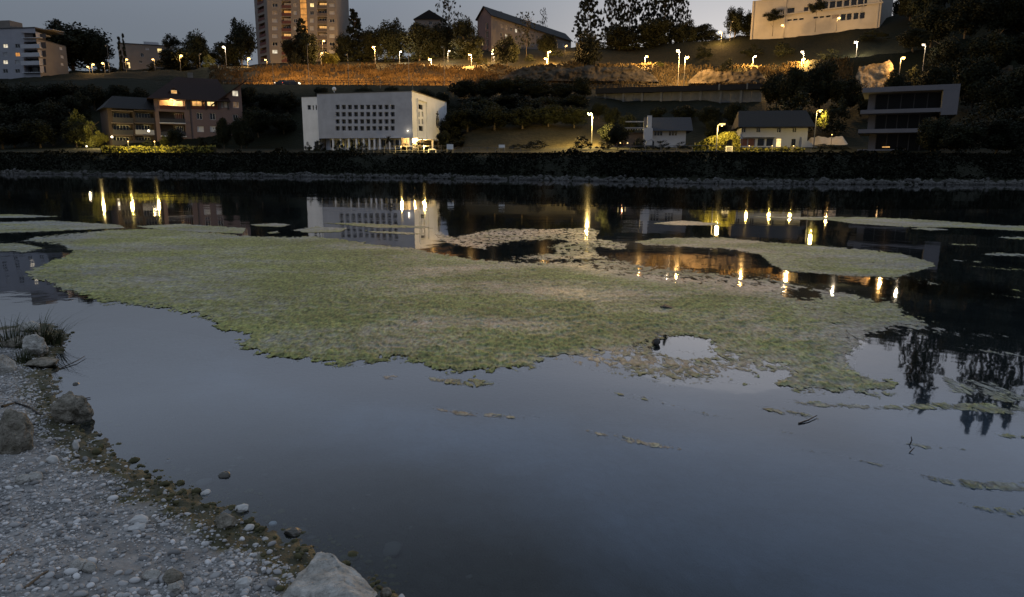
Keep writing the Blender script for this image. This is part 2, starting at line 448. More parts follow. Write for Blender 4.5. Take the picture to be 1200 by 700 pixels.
# ================================================================== water and river bed
def water_mat():
    m, n, l, b = nmat("river_water")
    n.remove(b)
    out = n["Material Output"]
    tc = n.new("ShaderNodeTexCoord")
    n1 = n.new("ShaderNodeTexNoise"); n1.inputs["Scale"].default_value = 1.1; n1.inputs["Detail"].default_value = 3
    n2 = n.new("ShaderNodeTexNoise"); n2.inputs["Scale"].default_value = 0.16; n2.inputs["Detail"].default_value = 2
    for q in (n1, n2): l.new(tc.outputs["Object"], q.inputs["Vector"])
    ad = n.new("ShaderNodeMath"); ad.operation = 'MULTIPLY_ADD'; ad.inputs[1].default_value = 5.0
    l.new(n2.outputs["Fac"], ad.inputs[0]); l.new(n1.outputs["Fac"], ad.inputs[2])
    bp = n.new("ShaderNodeBump"); bp.inputs["Distance"].default_value = 0.0028; bp.inputs["Strength"].default_value = 1.0
    l.new(ad.outputs[0], bp.inputs["Height"])
    fr = n.new("ShaderNodeFresnel"); fr.inputs["IOR"].default_value = 1.333
    gl = n.new("ShaderNodeBsdfGlossy"); gl.inputs["Roughness"].default_value = 0.028; gl.inputs["Color"].default_value = (0.97, 0.97, 1.0, 1)
    tr = n.new("ShaderNodeBsdfTransparent"); tr.inputs["Color"].default_value = (0.82, 0.92, 1.0, 1)
    l.new(bp.outputs["Normal"], gl.inputs["Normal"]); l.new(bp.outputs["Normal"], fr.inputs["Normal"])
    mx = n.new("ShaderNodeMixShader")
    rf = n.new("ShaderNodeValToRGB")      # reflectance of the still surface against the angle of view
    for i, (p_, c_) in enumerate([(0.02, 0.02), (0.05, 0.05), (0.10, 0.17), (0.17, 0.38), (0.30, 0.58), (0.60, 0.82), (1.0, 1.0)]):
        e = rf.color_ramp.elements[i] if i < 2 else rf.color_ramp.elements.new(p_)
        e.position = p_; e.color = (c_, c_, c_, 1)
    l.new(fr.outputs[0], rf.inputs["Fac"]); l.new(rf.outputs["Color"], mx.inputs["Fac"]); l.new(tr.outputs[0], mx.inputs[1]); l.new(gl.outputs[0], mx.inputs[2])
    l.new(mx.outputs[0], out.inputs["Surface"])
    return m
M['water'] = water_mat()
wv = [(-400, -60, 0), (400, -60, 0), (400, 150, 0), (-400, 150, 0)]
w_ob = tag(link("river_water", np_mesh("river_water", np.array(wv), np.array([[0, 1, 2, 3]]), 'water')), kind='structure')

M['bed'] = mat("river_silt", (0.050, 0.050, 0.040), 1.0, col2=(0.018, 0.019, 0.016), scale=0.9, bump=0.03, bscale=5)
bv = [(-400, -60, -1.9), (400, -60, -1.9), (400, 150, -1.9), (-400, 150, -1.9)]
tag(link("riverbed", np_mesh("riverbed", np.array(bv), np.array([[0, 1, 2, 3]]), 'bed')), kind='structure')

# ================================================================== near gravel bank
LAND_PX = [(-60, 386), (0, 384), (30, 380), (58, 380), (75, 388), (80, 400), (72, 410), (64, 424), (68, 445), (84, 470), (94, 492), (108, 512), (128, 527),
           (150, 541), (178, 556), (196, 566), (215, 577), (236, 585), (262, 597), (290, 608), (318, 622), (345, 633), (372, 648), (400, 664), (432, 684), (470, 710), (520, 760), (580, 840)]
LAND = [tuple(gnd(*p).xy) for p in LAND_PX] + [(0.4, 0.6), (1.2, -1.0), (2.0, -6), (-14, -6), (-14, 4.0), (-9, 5.6)]
bx = np.concatenate([np.arange(-13, -7, 0.12), np.arange(-7, 1.6, 0.024), np.arange(1.6, 7, 0.1)])
by = np.concatenate([np.arange(-4, 1.6, 0.1), np.arange(1.6, 7.4, 0.024), np.arange(7.4, 14, 0.1)])
BX, BY = np.meshgrid(bx, by, indexing='ij')
_sd = sdist(BX, BY, LAND)
_sdn = _sd + 0.07 * fbm(BX * 2.2, BY * 2.2, 4) + 0.02 * fbm(BX * 11, BY * 11, 2)
land_h = 0.34 * (1 - np.exp(-np.maximum(_sdn, 0) * 0.42))
bed_h = -0.42 * (1 - np.exp(np.minimum(_sdn, 0) * 0.6)) - 0.04 * np.maximum(-_sdn - 1.0, 0) - 0.9 * np.maximum(BY - 7.6, 0) / 3 - 0.4 * np.maximum(BX - 5, 0) - 0.5 * np.maximum(-4.5 - BX, 0) * (_sdn < -0.2)
BZ = np.where(_sdn > 0, land_h, np.maximum(bed_h, -2.6))
dry = np.clip((_sdn - 0.15) / 0.18 + 0.5 * fbm(BX * 3, BY * 3, 3), 0, 1)
rough_amp = np.where(_sdn > 0, 0.006 + 0.010 * (1 - dry), 0.014)
BZ = BZ + rough_amp * fbm(BX * 16, BY * 16, 4) + 0.03 * fbm(BX * 1.3, BY * 1.3, 3) * np.clip(np.abs(_sdn) * 2, 0, 1)
# dry: 0 mossy/wet ... 1 dry gravel ; low values under water carry the painted brightness
_out = np.maximum(-_sdn, 0)
_nz = fbm(BX * 0.9 + 3, BY * 0.55, 5, 0.6); _st = fbm((BX * 0.8 + BY * 0.6) * 0.7, (BY * 0.8 - BX * 0.6) * 2.6, 5, 0.6)
bed_lift = np.clip((_out - 0.75) / 1.25 + 0.22 * _nz, 0, 1) * np.clip((7.3 + 0.8 * _nz - BY) / 2.6, 0, 1)   # paler bed tone painted in to lift the water's brightness
bed_lift = bed_lift * np.clip((6.6 - BX) / 2.2, 0, 1) * np.clip((BX + 6.5) / 2, 0, 1)
bed_lift = np.clip(bed_lift * (0.9 + 0.07 * _nz + 0.09 * _st), 0, 1)
zone = np.where(_sdn > 0, 0.45 + 0.55 * dry, 0.40 * (1 - bed_lift))
def bank_mat():
    m, n, l, b = nmat("gravel_bank_soil")
    b.inputs["Specular IOR Level"].default_value = 0.25
    a, rp = attr_ramp(n, l, "zone", [(0.0, (0.145, 0.165, 0.195)), (0.22, (0.075, 0.085, 0.095)), (0.40, (0.024, 0.023, 0.015)), (0.46, (0.060, 0.056, 0.028)), (0.58, (0.068, 0.063, 0.024)), (0.72, (0.15, 0.14, 0.115)), (1.0, (0.235, 0.231, 0.225))])
    tc = n.new("ShaderNodeTexCoord")
    no = n.new("ShaderNodeTexNoise"); no.inputs["Scale"].default_value = 7; no.inputs["Detail"].default_value = 9; no.inputs["Roughness"].default_value = 0.72
    l.new(tc.outputs["Object"], no.inputs["Vector"])
    mr = n.new("ShaderNodeMapRange"); mr.inputs["From Min"].default_value = 0.3; mr.inputs["From Max"].default_value = 0.7; mr.inputs["To Min"].default_value = 0.45; mr.inputs["To Max"].default_value = 1.45
    l.new(no.outputs["Fac"], mr.inputs["Value"])
    mx = n.new("ShaderNodeMix"); mx.data_type = 'RGBA'; mx.blend_type = 'MULTIPLY'; mx.inputs["Factor"].default_value = 1
    zf = n.new("ShaderNodeMapRange"); zf.inputs["From Min"].default_value = 0.30; zf.inputs["From Max"].default_value = 0.46; zf.inputs["To Min"].default_value = 0.22
    l.new(a.outputs["Fac"], zf.inputs["Value"]); l.new(zf.outputs["Result"], mx.inputs["Factor"])      # the bed under water is plainer than the soil above
    l.new(rp.outputs["Color"], mx.inputs["A"]); l.new(mr.outputs["Result"], mx.inputs["B"]); l.new(mx.outputs["Result"], b.inputs["Base Color"])
    rr = n.new("ShaderNodeMapRange"); rr.inputs["From Min"].default_value = 0.5; rr.inputs["From Max"].default_value = 0.8; rr.inputs["To Min"].default_value = 0.6; rr.inputs["To Max"].default_value = 0.95
    l.new(a.outputs["Fac"], rr.inputs["Value"]); l.new(rr.outputs["Result"], b.inputs["Roughness"])
    n2 = n.new("ShaderNodeTexNoise"); n2.inputs["Scale"].default_value = 90; n2.inputs["Detail"].default_value = 5
    l.new(tc.outputs["Object"], n2.inputs["Vector"])
    bp = n.new("ShaderNodeBump"); bp.inputs["Distance"].default_value = 0.006
    l.new(n2.outputs["Fac"], bp.inputs["Height"]); l.new(bp.outputs["Normal"], b.inputs["Normal"])
    return m
M['bank'] = bank_mat()
BV = np.stack([BX.ravel(), BY.ravel(), BZ.ravel()], 1); BF = grid_faces(len(bx), len(by))[:, ::-1]
bank = tag(link("gravel_bank", np_mesh("gravel_bank", BV, BF, 'bank', {"zone": zone.ravel()}, smooth=True)), kind='structure')
_bx, _by, _bz = bx, by, BZ
def bank_z(x, y):
    i = np.clip(np.searchsorted(_bx, x) - 1, 0, len(_bx) - 2); j = np.clip(np.searchsorted(_by, y) - 1, 0, len(_by) - 2)
    fx = (x - _bx[i]) / (_bx[i + 1] - _bx[i]); fy = (y - _by[j]) / (_by[j + 1] - _by[j])
    return (_bz[i, j] * (1 - fx) + _bz[i + 1, j] * fx) * (1 - fy) + (_bz[i, j + 1] * (1 - fx) + _bz[i + 1, j + 1] * fx) * fy
def bank_hit(px, py, dz=0.0):
    z = 0.1
    for _ in range(12):
        p = gnd(px, py, z); z = float(bank_z(p.x, p.y))
    return Vector((p.x, p.y, z + dz))

# ------------------------------------------------------------------ stones
def stone_mesh(name, m, seed, sub=2, sq=(1, 0.8, 0.6), amp=0.18, cuts=0, freq=1.3, fine=0.0):
    bm = bmesh.new(); bmesh.ops.create_icosphere(bm, subdivisions=sub, radius=1.0)
    rnd = random.Random(seed); off = Vector((seed * 3.7, seed * 1.9, seed * 5.3))
    planes = []
    for _ in range(cuts):
        v = Vector((rnd.gauss(0, 1), rnd.gauss(0, 1), rnd.gauss(0, 1))).normalized(); planes.append((v, rnd.uniform(0.46, 0.78)))
    for v in bm.verts:
        p = v.co.copy()
        k = 1 + amp * mnoise.noise(p * freq + off) + amp * 0.5 * mnoise.noise(p * freq * 2.3 + off)
        if fine: k += fine * 0.7 * mnoise.fractal(p * 5 + off, 0.8, 2.1, 6)
        f_ = k - 1 if fine else 0
        p *= k if not cuts else 1 + 0.5 * (k - 1)
        for nrm, d in planes:
            e = p.dot(nrm) - d
            if e > 0: p -= nrm * e * 0.94
        if cuts: p *= 1 + 0.55 * f_
        v.co = Vector((p.x * sq[0], p.y * sq[1], p.z * sq[2]))
    me = bpy.data.meshes.new(name); bm.to_mesh(me); bm.free()
    me.materials.append(M[m]); me.polygons.foreach_set("use_smooth", [cuts == 0 or sub > 3] * len(me.polygons))
    return me
def boulder(px, py, w, h, m, label, seed, rz=0.0, name="boulder", cat="boulder", cuts=5, sub=5, deep=1.0, amp=0.2, fine=0.06, tilt=(0, 0), water=False, group=None):
    """px, py: the middle of its foot; w, h: its size in the picture"""
    p = gnd(px, py, -0.02) if water else bank_hit(px, py)
    dist = (p - Vector((0, 0, CAM_H))).length
    W = w * dist / FPX; H = h * dist / FPX
    me = stone_mesh(name, m, seed, sub, (W / 2, W / 2 * deep, H / 2), amp, cuts, fine=fine)
    o = link(name, me, loc=(p.x, p.y + W * 0.3 * deep, p.z + H * 0.22))
    o.rotation_euler = (tilt[0], tilt[1], rz)
    return tag(o, label, cat, group)
# ------------------------------------------------------------------ single stones that can be told apart
boulder(370, 738, 144, 66, 'rock_pale', "big pale angular boulder at the water's edge nearest the viewer", 3, 2.5, cuts=13, deep=0.85, amp=0.3, fine=0.10, tilt=(0.05, 0.22), sub=6)
boulder(9, 531, 30, 48, 'rock_brown', "brown boulder half out of view on the gravel, taller than the round one", 5, 0.2, cuts=1, amp=0.3, fine=0.08)
boulder(77, 494, 32, 34, 'rock_brown', "round lichen spotted boulder touching the water below the grass tuft", 8, 1.0, cuts=0, amp=0.34, fine=0.10)
boulder(33, 417, 24, 26, 'rock_pale', "light grey rock beside the grass tuft at the tip of the bank", 12, 0.4, cuts=4, amp=0.25, fine=0.08, name="rock", cat="rock")
boulder(2, 439, 17, 25, 'rock_pale', "pale rock cut by the picture edge behind the brown boulder", 15, 0.1, cuts=4, fine=0.08, name="rock", cat="rock")
boulder(30, 389, 20, 11, 'rock_pale', "whitish flat rock at the very tip of the bank", 17, 0.9, cuts=4, name="rock", cat="rock", sub=4)
boulder(44, 432, 26, 9, 'rock_brown', "low brown rock on the mud below the grass tuft", 19, 0.3, cuts=3, name="rock", cat="rock", sub=4)
boulder(12, 409, 20, 12, 'rock_brown', "dark rock under the dark grass on the bank's tip", 21, 0.3, cuts=3, name="rock", cat="rock", sub=4)
boulder(262, 620, 25, 17, 'rock_brown', "squared brownish stone on the gravel near the mossy waterline", 23, 0.3, cuts=6, name="stone", cat="stone", sub=4, fine=0.03)
for px, py, w, h, m, lab, sd, wt in [
    (240, 582, 11, 8, 'rock_white', "white egg shaped stone lying alone on the green mud", 31, False),
    (283, 600, 15, 9, 'rock_white', "bluish white stone at the waterline beside small dark pebbles", 32, False),
    (88, 527, 7, 13, 'rock_white', "small white stone standing upright on the mud by the round boulder", 33, False),
    (262, 563, 13, 11, 'rock_wet', "dark wet stone standing in the shallow water off the bank", 34, True),
    (246, 565, 6, 5, 'rock_wet', "tiny dark stone in the water beside the larger dark one", 35, True),
    (196, 543, 7, 5, 'rock_wet', "small dark stone in the water off the middle of the bank", 36, True),
    (341, 630, 18, 11, 'rock_wet', "dark wet stone on the mossy edge above the pale boulder", 37, False),
    (291, 622, 12, 7, 'rock_white', "pale oval stone right of the squared brownish stone", 38, False),
    (319, 617, 9, 6, 'rock_white', "small pale stone on the waterline between the white and the dark wet stone", 39, False),
    (470, 706, 10, 10, 'rock_white', "white pebble at the water's edge in front of the pale boulder", 40, False),
    (452, 700, 12, 12, 'rock_brown', "brown pebble at the water's edge next to the white one", 41, False),
    (280, 600, 8, 6, 'rock_wet', "dark pebble left of the bluish white stone", 42, False),
    (88, 454, 7, 6, 'rock_wet', "small black stone in the water beside the bank's tip", 43, True),
    (161, 615, 19, 8, 'rock_white', "light bluish flat pebble above its twin in the middle of the gravel", 44, False),
    (158, 622, 17, 7, 'rock_white', "light bluish flat pebble below its twin in the middle of the gravel", 45, False),
    (284, 690, 16, 13, 'rock_white', "pale round pebble left of the big pale boulder", 46, False),
    (200, 684, 24, 16, 'rock_brown', "brownish cobble on the gravel near the lower edge", 47, False),
    (176, 680, 18, 10, 'rock_pale', "grey flat cobble left of the brownish cobble", 48, False),
    (204, 695, 18, 14, 'rock_pale', "rounded pale cobble in front of the brownish cobble", 49, False),
    (87, 669, 18, 11, 'rock_pale', "long pale cobble, left of a pair on the gravel", 50, False),
    (103, 671, 13, 11, 'rock_pale', "tilted pale cobble, right of a pair on the gravel", 51, False),
    (38, 564, 14, 10, 'rock_pale', "round grey cobble below the brown boulder", 52, False),
    (60, 543, 12, 9, 'rock_white', "light cobble on the gravel right of the brown boulder", 53, False),
    (25, 567, 14, 10, 'rock_pale', "grey cobble left of the round grey one below the brown boulder", 54, False),
]:
    boulder(px, py, w, h, m, lab, sd, random.uniform(0, 3), name="stone" if w > 12 else "pebble", cat="stone" if w > 12 else "pebble", cuts=2 if w > 14 else 0, sub=3, amp=0.22, fine=0.02, water=wt, deep=0.8)

# ------------------------------------------------------------------ gravel: the 300 largest pebbles one by one, the rest as one mass
peb_meshes = [stone_mesh("pebble", 'pebble', 100 + i, 2, (1.0, random.uniform(0.6, 0.9), random.uniform(0.35, 0.62)), 0.25, 1 if i % 2 else 0, 1.1) for i in range(12)]
for me in peb_meshes: me.polygons.foreach_set("use_smooth", [True] * len(me.polygons))
def seg_pick():
    while True:
        px = random.uniform(-40, 470); py = random.uniform(470, 745)
        yb = float(np.interp(px, [p[0] for p in LAND_PX[6:]], [p[1] for p in LAND_PX[6:]]))
        if px < 90: yb = max(yb, 540 - 0.5 * px)
        if py < yb + 3 + 8 * random.random(): continue
        return px, py, (py - yb)
placed = []
k = 0
while k < 300:
    px, py, e = seg_pick()
    big = 0.35 + 0.65 * float(np.clip(0.5 + fbm(px / 70.0, py / 40.0, 3), 0, 1))
    if e < 34 and random.random() > 0.12: continue
    if random.random() > big: continue
    p = bank_hit(px, py)
    s = min(0.030, max(0.011, random.lognormvariate(math.log(0.0155), 0.30)))
    if any((p.x - a) ** 2 + (p.y - b) ** 2 < (0.75 * (s + c)) ** 2 for a, b, c in placed): continue
    placed.append((p.x, p.y, s))
    o = link("pebble", peb_meshes[k % 12], bank, loc=(p.x, p.y, p.z + s * 0.25))
    o.scale = (s, s, s); o.rotation_euler = (random.uniform(-0.3, 0.3), random.uniform(-0.3, 0.3), random.uniform(0, 6.3))
    k += 1
def ico(sub):
    bm = bmesh.new(); bmesh.ops.create_icosphere(bm, subdivisions=sub, radius=1.0)
    v = np.array([x.co for x in bm.verts]); f = np.array([[x.index for x in q.verts] for q in bm.faces]); bm.free(); return v, f
IV2, IF2 = ico(2); IV1, IF1 = ico(1)
def stone_mass(name, X, Y, Z, S, m, parent, flat=(0.4, 0.75), fine=IV1.shape[0], sub=1, seed=0):
    iv, iff = (IV1, IF1) if sub == 1 else (IV2, IF2)
    rg = np.random.default_rng(seed); n = len(X)
    bump = 1 + 0.22 * rg.standard_normal((n, 1, 1)) * 0.3 + 0.16 * rg.standard_normal((n, len(iv), 1)) * (0.7 if sub == 1 else 0.35)
    v = iv[None] * bump
    v = v * np.stack([np.ones(n), rg.uniform(0.6, 1, n), rg.uniform(*flat, n)], 1)[:, None, :] * S[:, None, None]
    a = rg.uniform(0, 6.28, n); c, s = np.cos(a)[:, None], np.sin(a)[:, None]
    t = rg.uniform(-0.35, 0.35, n); ct, st = np.cos(t)[:, None], np.sin(t)[:, None]
    y2 = v[:, :, 1] * ct - v[:, :, 2] * st; z2 = v[:, :, 1] * st + v[:, :, 2] * ct
    x3 = v[:, :, 0] * c - y2 * s; y3 = v[:, :, 0] * s + y2 * c
    V = np.stack([x3 + X[:, None], y3 + Y[:, None], z2 + Z[:, None]], 2).reshape(-1, 3)
    F = (iff[None] + (np.arange(n) * len(iv))[:, None, None]).reshape(-1, 3)
    o = link(name, np_mesh(name, V, F, m, smooth=True), parent)
    o['kind'] = 'stuff'
    return o
def scatter_bank(n, lo, hi, smin, smed, smax, seed, edge_keep, wide=True):
    rg = np.random.default_rng(seed)
    x = rg.uniform(-4.6, 1.0, n); y = rg.uniform(1.3, 6.2, n)
    d = sdist(x, y, LAND) + 0.05 * fbm(x * 3, y * 3, 3)
    dens = np.clip(0.80 + 0.80 * fbm(x * 2.1 + 5, y * 2.1, 3), 0.06, 1)
    keep = (d > lo) & (rg.random(n) < np.where(d < hi, edge_keep, dens))
    x, y = x[keep], y[keep]
    s = np.clip(np.exp(rg.normal(math.log(smed), 0.42, len(x))), smin, smax)
    return x, y, bank_z(x, y) + s * 0.22, s
gx, gy, gz_, gs = scatter_bank(60000, 0.05, 0.18, 0.004, 0.0066, 0.018, 5, 0.14)
stone_mass("gravel", gx, gy, gz_, gs, 'pebble', bank, sub=2, seed=6)
gx, gy, gz_, gs = scatter_bank(90000, 0.04, 0.16, 0.0022, 0.0040, 0.007, 8, 0.22)
stone_mass("grit", gx, gy, gz_, gs, 'pebble', bank, sub=1, seed=9)
# sunk stones and clods along the waterline
rg = np.random.default_rng(21)
t = rg.random(900); L = np.array(LAND[4:26]); seg = rg.integers(0, len(L) - 1, 900)
ex = L[seg, 0] + (L[seg + 1, 0] - L[seg, 0]) * t + rg.normal(0, 0.10, 900); ey = L[seg, 1] + (L[seg + 1, 1] - L[seg, 1]) * t + rg.normal(0, 0.10, 900)
M['clod'] = mat("mossy_clod", (0.062, 0.058, 0.026), 0.85, 0.4, 9.0, 0.005)
es = np.clip(np.exp(rg.normal(math.log(0.009), 0.5, 900)), 0.003, 0.03)
stone_mass("mud_clods", ex, ey, bank_z(ex, ey) + es * 0.1, es, 'clod', bank, sub=2, seed=22)
# submerged stones on the bed close to the bank
bx_ = rg.uniform(-4, 1.6, 2600); by_ = rg.uniform(1.6, 7, 2600); dd = sdist(bx_, by_, LAND)
kp = (dd < -0.03) & (dd > -0.75) & (rg.random(2600) < 0.7 * np.exp(dd * 3))
bx_, by_ = bx_[kp], by_[kp]; bs_ = np.clip(np.exp(rg.normal(math.log(0.017), 0.6, len(bx_))), 0.006, 0.10)
M['sunk'] = mat("sunken_stone", (0.075, 0.070, 0.055), 0.95, 0.45, 3.0)
stone_mass("sunken_stones", bx_, by_, bank_z(bx_, by_) + bs_ * 0.05, bs_, 'sunk', bank, flat=(0.25, 0.5), sub=2, seed=23)

# ------------------------------------------------------------------ grass tufts, sticks
M['grass'] = mat("dark_grass_blade", (0.035, 0.042, 0.018), 0.7, 0.35, 6.0)
def tuft(px, py, n, hgt, spread, label, seed, lean=0.25):
    rg = random.Random(seed); p = bank_hit(px, py); mb = MB()
    for i in range(n):
        a = rg.uniform(0, 6.28); r = spread * math.sqrt(rg.random())
        b = Vector((r * math.cos(a), r * math.sin(a) * 0.7, -0.01)); h = hgt * rg.uniform(0.45, 1.0)
        d = Vector((math.cos(a), math.sin(a), 0)) * h * rg.uniform(0.05, lean * 2.6); w = 0.0045 * rg.uniform(0.7, 1.4)
        s = Vector((-math.sin(a), math.cos(a), 0)) * w
        prev = (b - s, b + s)
        for k in (0.35, 0.7, 1.0):
            c = b + d * k * k + Vector((0, 0, h * (k - 0.22 * k * k * lean * 2)))
            ww = s * (1 - k * 0.9); cur = (c - ww, c + ww)
            mb.quad(prev[0], prev[1], cur[1], cur[0]); prev = cur
    o = link("grass_tuft", mb.mesh("grass_tuft", 'grass'), loc=p)
    return tag(o, label, "grass tuft", "grass tufts on the tip of the bank")
tuft(50, 402, 90, 0.40, 0.10, "long bladed dark grass tuft leaning over the water at the bank's tip", 1, 0.6)
tuft(14, 404, 120, 0.34, 0.22, "dense dark grass tuft behind the pale rocks at the bank's tip", 2, 0.5)
tuft(64, 404, 60, 0.32, 0.07, "short thin grass tuft right of the long bladed one at the waterline", 3, 0.5)
tuft(28, 425, 80, 0.15, 0.08, "low dark grass tuft on the mud between the rocks", 4, 0.3)
def stick(pts, r, label, name="stick", water=False, cat="stick", m='wood'):
    P = []
    for q in pts:
        px, py = q[0], q[1]; up = q[2] if len(q) > 2 else 0
        b = gnd(px, py, 0.0) if water else bank_hit(px, py)
        P.append(b + Vector((0, 0, r * 0.8 + up)))
    o0 = P[0].copy(); mb = MB(); mb.tube([p - o0 for p in P], [r * (1 - 0.5 * i / max(1, len(P) - 1)) for i in range(len(P))], 6)
    return tag(link(name, mb.mesh(name, m), loc=o0), label, cat)
M['wood_dark'] = mat("wet_dark_wood", (0.02, 0.018, 0.015), 0.6, 0.3, 8.0)
stick([(3, 478), (18, 474), (33, 478), (48, 488)], 0.011, "thin curved branch lying on the gravel behind the brown boulder", "branch", cat="branch", m='wood_dark')
stick([(92, 472), (100, 468), (106, 467)], 0.008, "short dark stick poking from the round boulder into the water", m='wood_dark', water=True)
stick([(0, 664), (8, 655), (22, 645)], 0.006, "thin pale twig lying across the gravel", "twig", cat="twig")
stick([(30, 690), (50, 674), (62, 668)], 0.006, "small grey twig among the pebbles near the lower edge", "twig", cat="twig")
stick([(936, 497), (947, 494, 0.004), (957, 489, 0.008)], 0.006, "dark forked driftwood branch floating below the algae", "branch", water=True, cat="branch", m='wood_dark')
stick([(1066, 522), (1068, 520.5, 0.02), (1067, 519, 0.035)], 0.005, "dark stick standing upright out of the open water", water=True, m='wood_dark')
stick([(1066, 531), (1071, 529, 0.02)], 0.004, "stub of wood floating below the upright stick", water=True, m='wood_dark')
stick([(70, 433), (90, 425, 0.01), (100, 419, 0.01)], 0.005, "bent reed floating off the tip of the bank", "reed", water=True, cat="reed", m='wood_dark')
tag(link("driftwood", stone_mesh("driftwood", 'wood_dark', 61, 3, (0.05, 0.07, 0.04), 0.3, 5), loc=gnd(768, 404) + Vector((0, 0, 0.02))), "black lump of driftwood stuck in the algae beside a patch of open water", "driftwood")
tag(link("driftwood", stone_mesh("driftwood", 'wood_dark', 62, 3, (0.07, 0.14, 0.02), 0.3, 5), loc=gnd(780, 360) + Vector((0, 0, 0.01))), "small dark wood piece lying flat on the algae farther out", "driftwood")

# ================================================================== floating algae
A_MAIN = [(22, 318), (60, 305), (85, 296), (70, 289), (20, 284), (40, 276), (110, 270), (180, 268), (230, 271), (280, 275), (330, 277), (365, 276), (395, 279), (430, 284), (455, 288), (490, 291), (520, 297), (555, 301), (600, 304), (640, 305), (680, 301), (720, 300), (760, 308), (800, 311), (850, 318), (900, 322), (960, 330), (1010, 337), (1040, 342), (1052, 352), (1062, 362), (1080, 370), (1100, 378), (1130, 383), (1192, 396), (1188, 400), (1120, 396), (1060, 392), (1040, 396), (1020, 402), (1008, 414), (1002, 426), (1010, 436), (1040, 444), (1065, 452), (1078, 461), (1040, 466), (1000, 465), (960, 461), (930, 459), (900, 455), (860, 450), (820, 452), (790, 455), (760, 450), (720, 440), (690, 432), (670, 425), (650, 422), (620, 430), (590, 436), (560, 440), (535, 440), (510, 437), (500, 430), (480, 425), (460, 422), (430, 428), (400, 430), (375, 428), (345, 423), (310, 420), (290, 412), (265, 408), (275, 400), (290, 395), (260, 390), (240, 384), (250, 378), (225, 370), (190, 364), (150, 360), (120, 355), (95, 348), (75, 342), (60, 335), (35, 328)]
A_FAR = [[(505, 272), (535, 277), (560, 271), (585, 267), (640, 268), (690, 266), (705, 270), (700, 279), (735, 284), (760, 292), (740, 302), (700, 306), (640, 308), (590, 304), (575, 296), (545, 291), (520, 286)],
         [(735, 283), (780, 278), (850, 278), (900, 283), (960, 287), (1020, 292), (1060, 297), (1095, 307), (1098, 313), (1070, 322), (1050, 328), (1000, 326), (960, 323), (918, 319), (905, 313), (890, 300), (850, 293), (800, 291), (760, 290)],
         [(960, 257), (1000, 254), (1060, 256), (1110, 259), (1165, 263), (1260, 267), (1300, 272), (1200, 272), (1130, 268), (1060, 267), (1000, 263)],
         [(755, 262), (800, 258), (850, 262), (840, 265), (790, 265)], [(860, 253), (930, 254), (1000, 254), (960, 259), (900, 256)],
         [(288, 263), (320, 261), (345, 263), (330, 267), (300, 266)], [(338, 270), (370, 265), (410, 267), (400, 273), (360, 274)],
         [(362, 261), (420, 261), (500, 265), (510, 268), (440, 268), (400, 264)], [(420, 270), (470, 271), (505, 274), (480, 276), (440, 274)],
         [(310, 272), (325, 270), (330, 274), (315, 275)],
         [(1142, 297), (1170, 295), (1220, 298), (1215, 302), (1160, 301)], [(1108, 303), (1150, 306), (1160, 309), (1120, 307)], [(1110, 309), (1160, 313), (1240, 318), (1235, 321), (1150, 316)],
         [(1160, 277), (1200, 277), (1250, 281), (1240, 284), (1180, 281)], [(1148, 343), (1180, 345), (1260, 352), (1250, 358), (1190, 351)], [(1180, 338), (1230, 340), (1220, 345), (1190, 343)],
         [(1060, 326), (1100, 330), (1122, 336), (1080, 333)], [(985, 330), (1030, 338), (1055, 345), (1010, 340)], [(1118, 404), (1180, 410), (1260, 420), (1240, 428), (1180, 418), (1120, 409)],
         [(-60, 262), (60, 258), (140, 263), (150, 268), (40, 273), (-60, 276)], [(-80, 287), (20, 284), (60, 291), (30, 297), (-60, 296)], [(-60, 252), (20, 251), (80, 254), (30, 256), (-60, 256)],
         [(150, 265), (215, 262), (290, 267), (285, 275), (200, 272)],
         [(1055, 268), (1085, 266), (1130, 270), (1090, 271)], [(1110, 285), (1150, 286), (1145, 289), (1115, 288)]]
A_FORE = [[(498, 474), (530, 479), (570, 483), (610, 486), (640, 490), (600, 493), (550, 490), (515, 484)], [(683, 503), (715, 507), (750, 514), (795, 523), (800, 528), (770, 527), (730, 519), (700, 512)],
          [(702, 455), (730, 460), (770, 468), (800, 478), (765, 473), (725, 466)], [(883, 476), (915, 477), (948, 484), (960, 492), (930, 489), (900, 484)], [(800, 480), (850, 486), (870, 493), (830, 489)],
          [(1068, 553), (1110, 560), (1160, 564), (1215, 562), (1260, 572), (1190, 578), (1130, 574), (1090, 565)], [(1118, 588), (1160, 594), (1215, 596), (1260, 604), (1190, 607), (1150, 601)],
          [(930, 524), (970, 530), (1020, 540), (1075, 550), (1060, 554), (1000, 541), (950, 531)], [(444, 440), (462, 438), (468, 443), (452, 446)], [(495, 441), (560, 443), (590, 450), (560, 456), (510, 450)],
          [(900, 468), (960, 470), (1040, 474), (1110, 470), (1180, 472), (1260, 484), (1200, 490), (1110, 482), (1040, 482), (950, 478)], [(1100, 440), (1160, 446), (1215, 470), (1180, 474), (1110, 460)],
          [(880, 500), (930, 506), (960, 512), (915, 509)], [(1030, 516), (1090, 520), (1140, 528), (1090, 528)], [(1150, 505), (1230, 512), (1220, 518), (1170, 514)]]
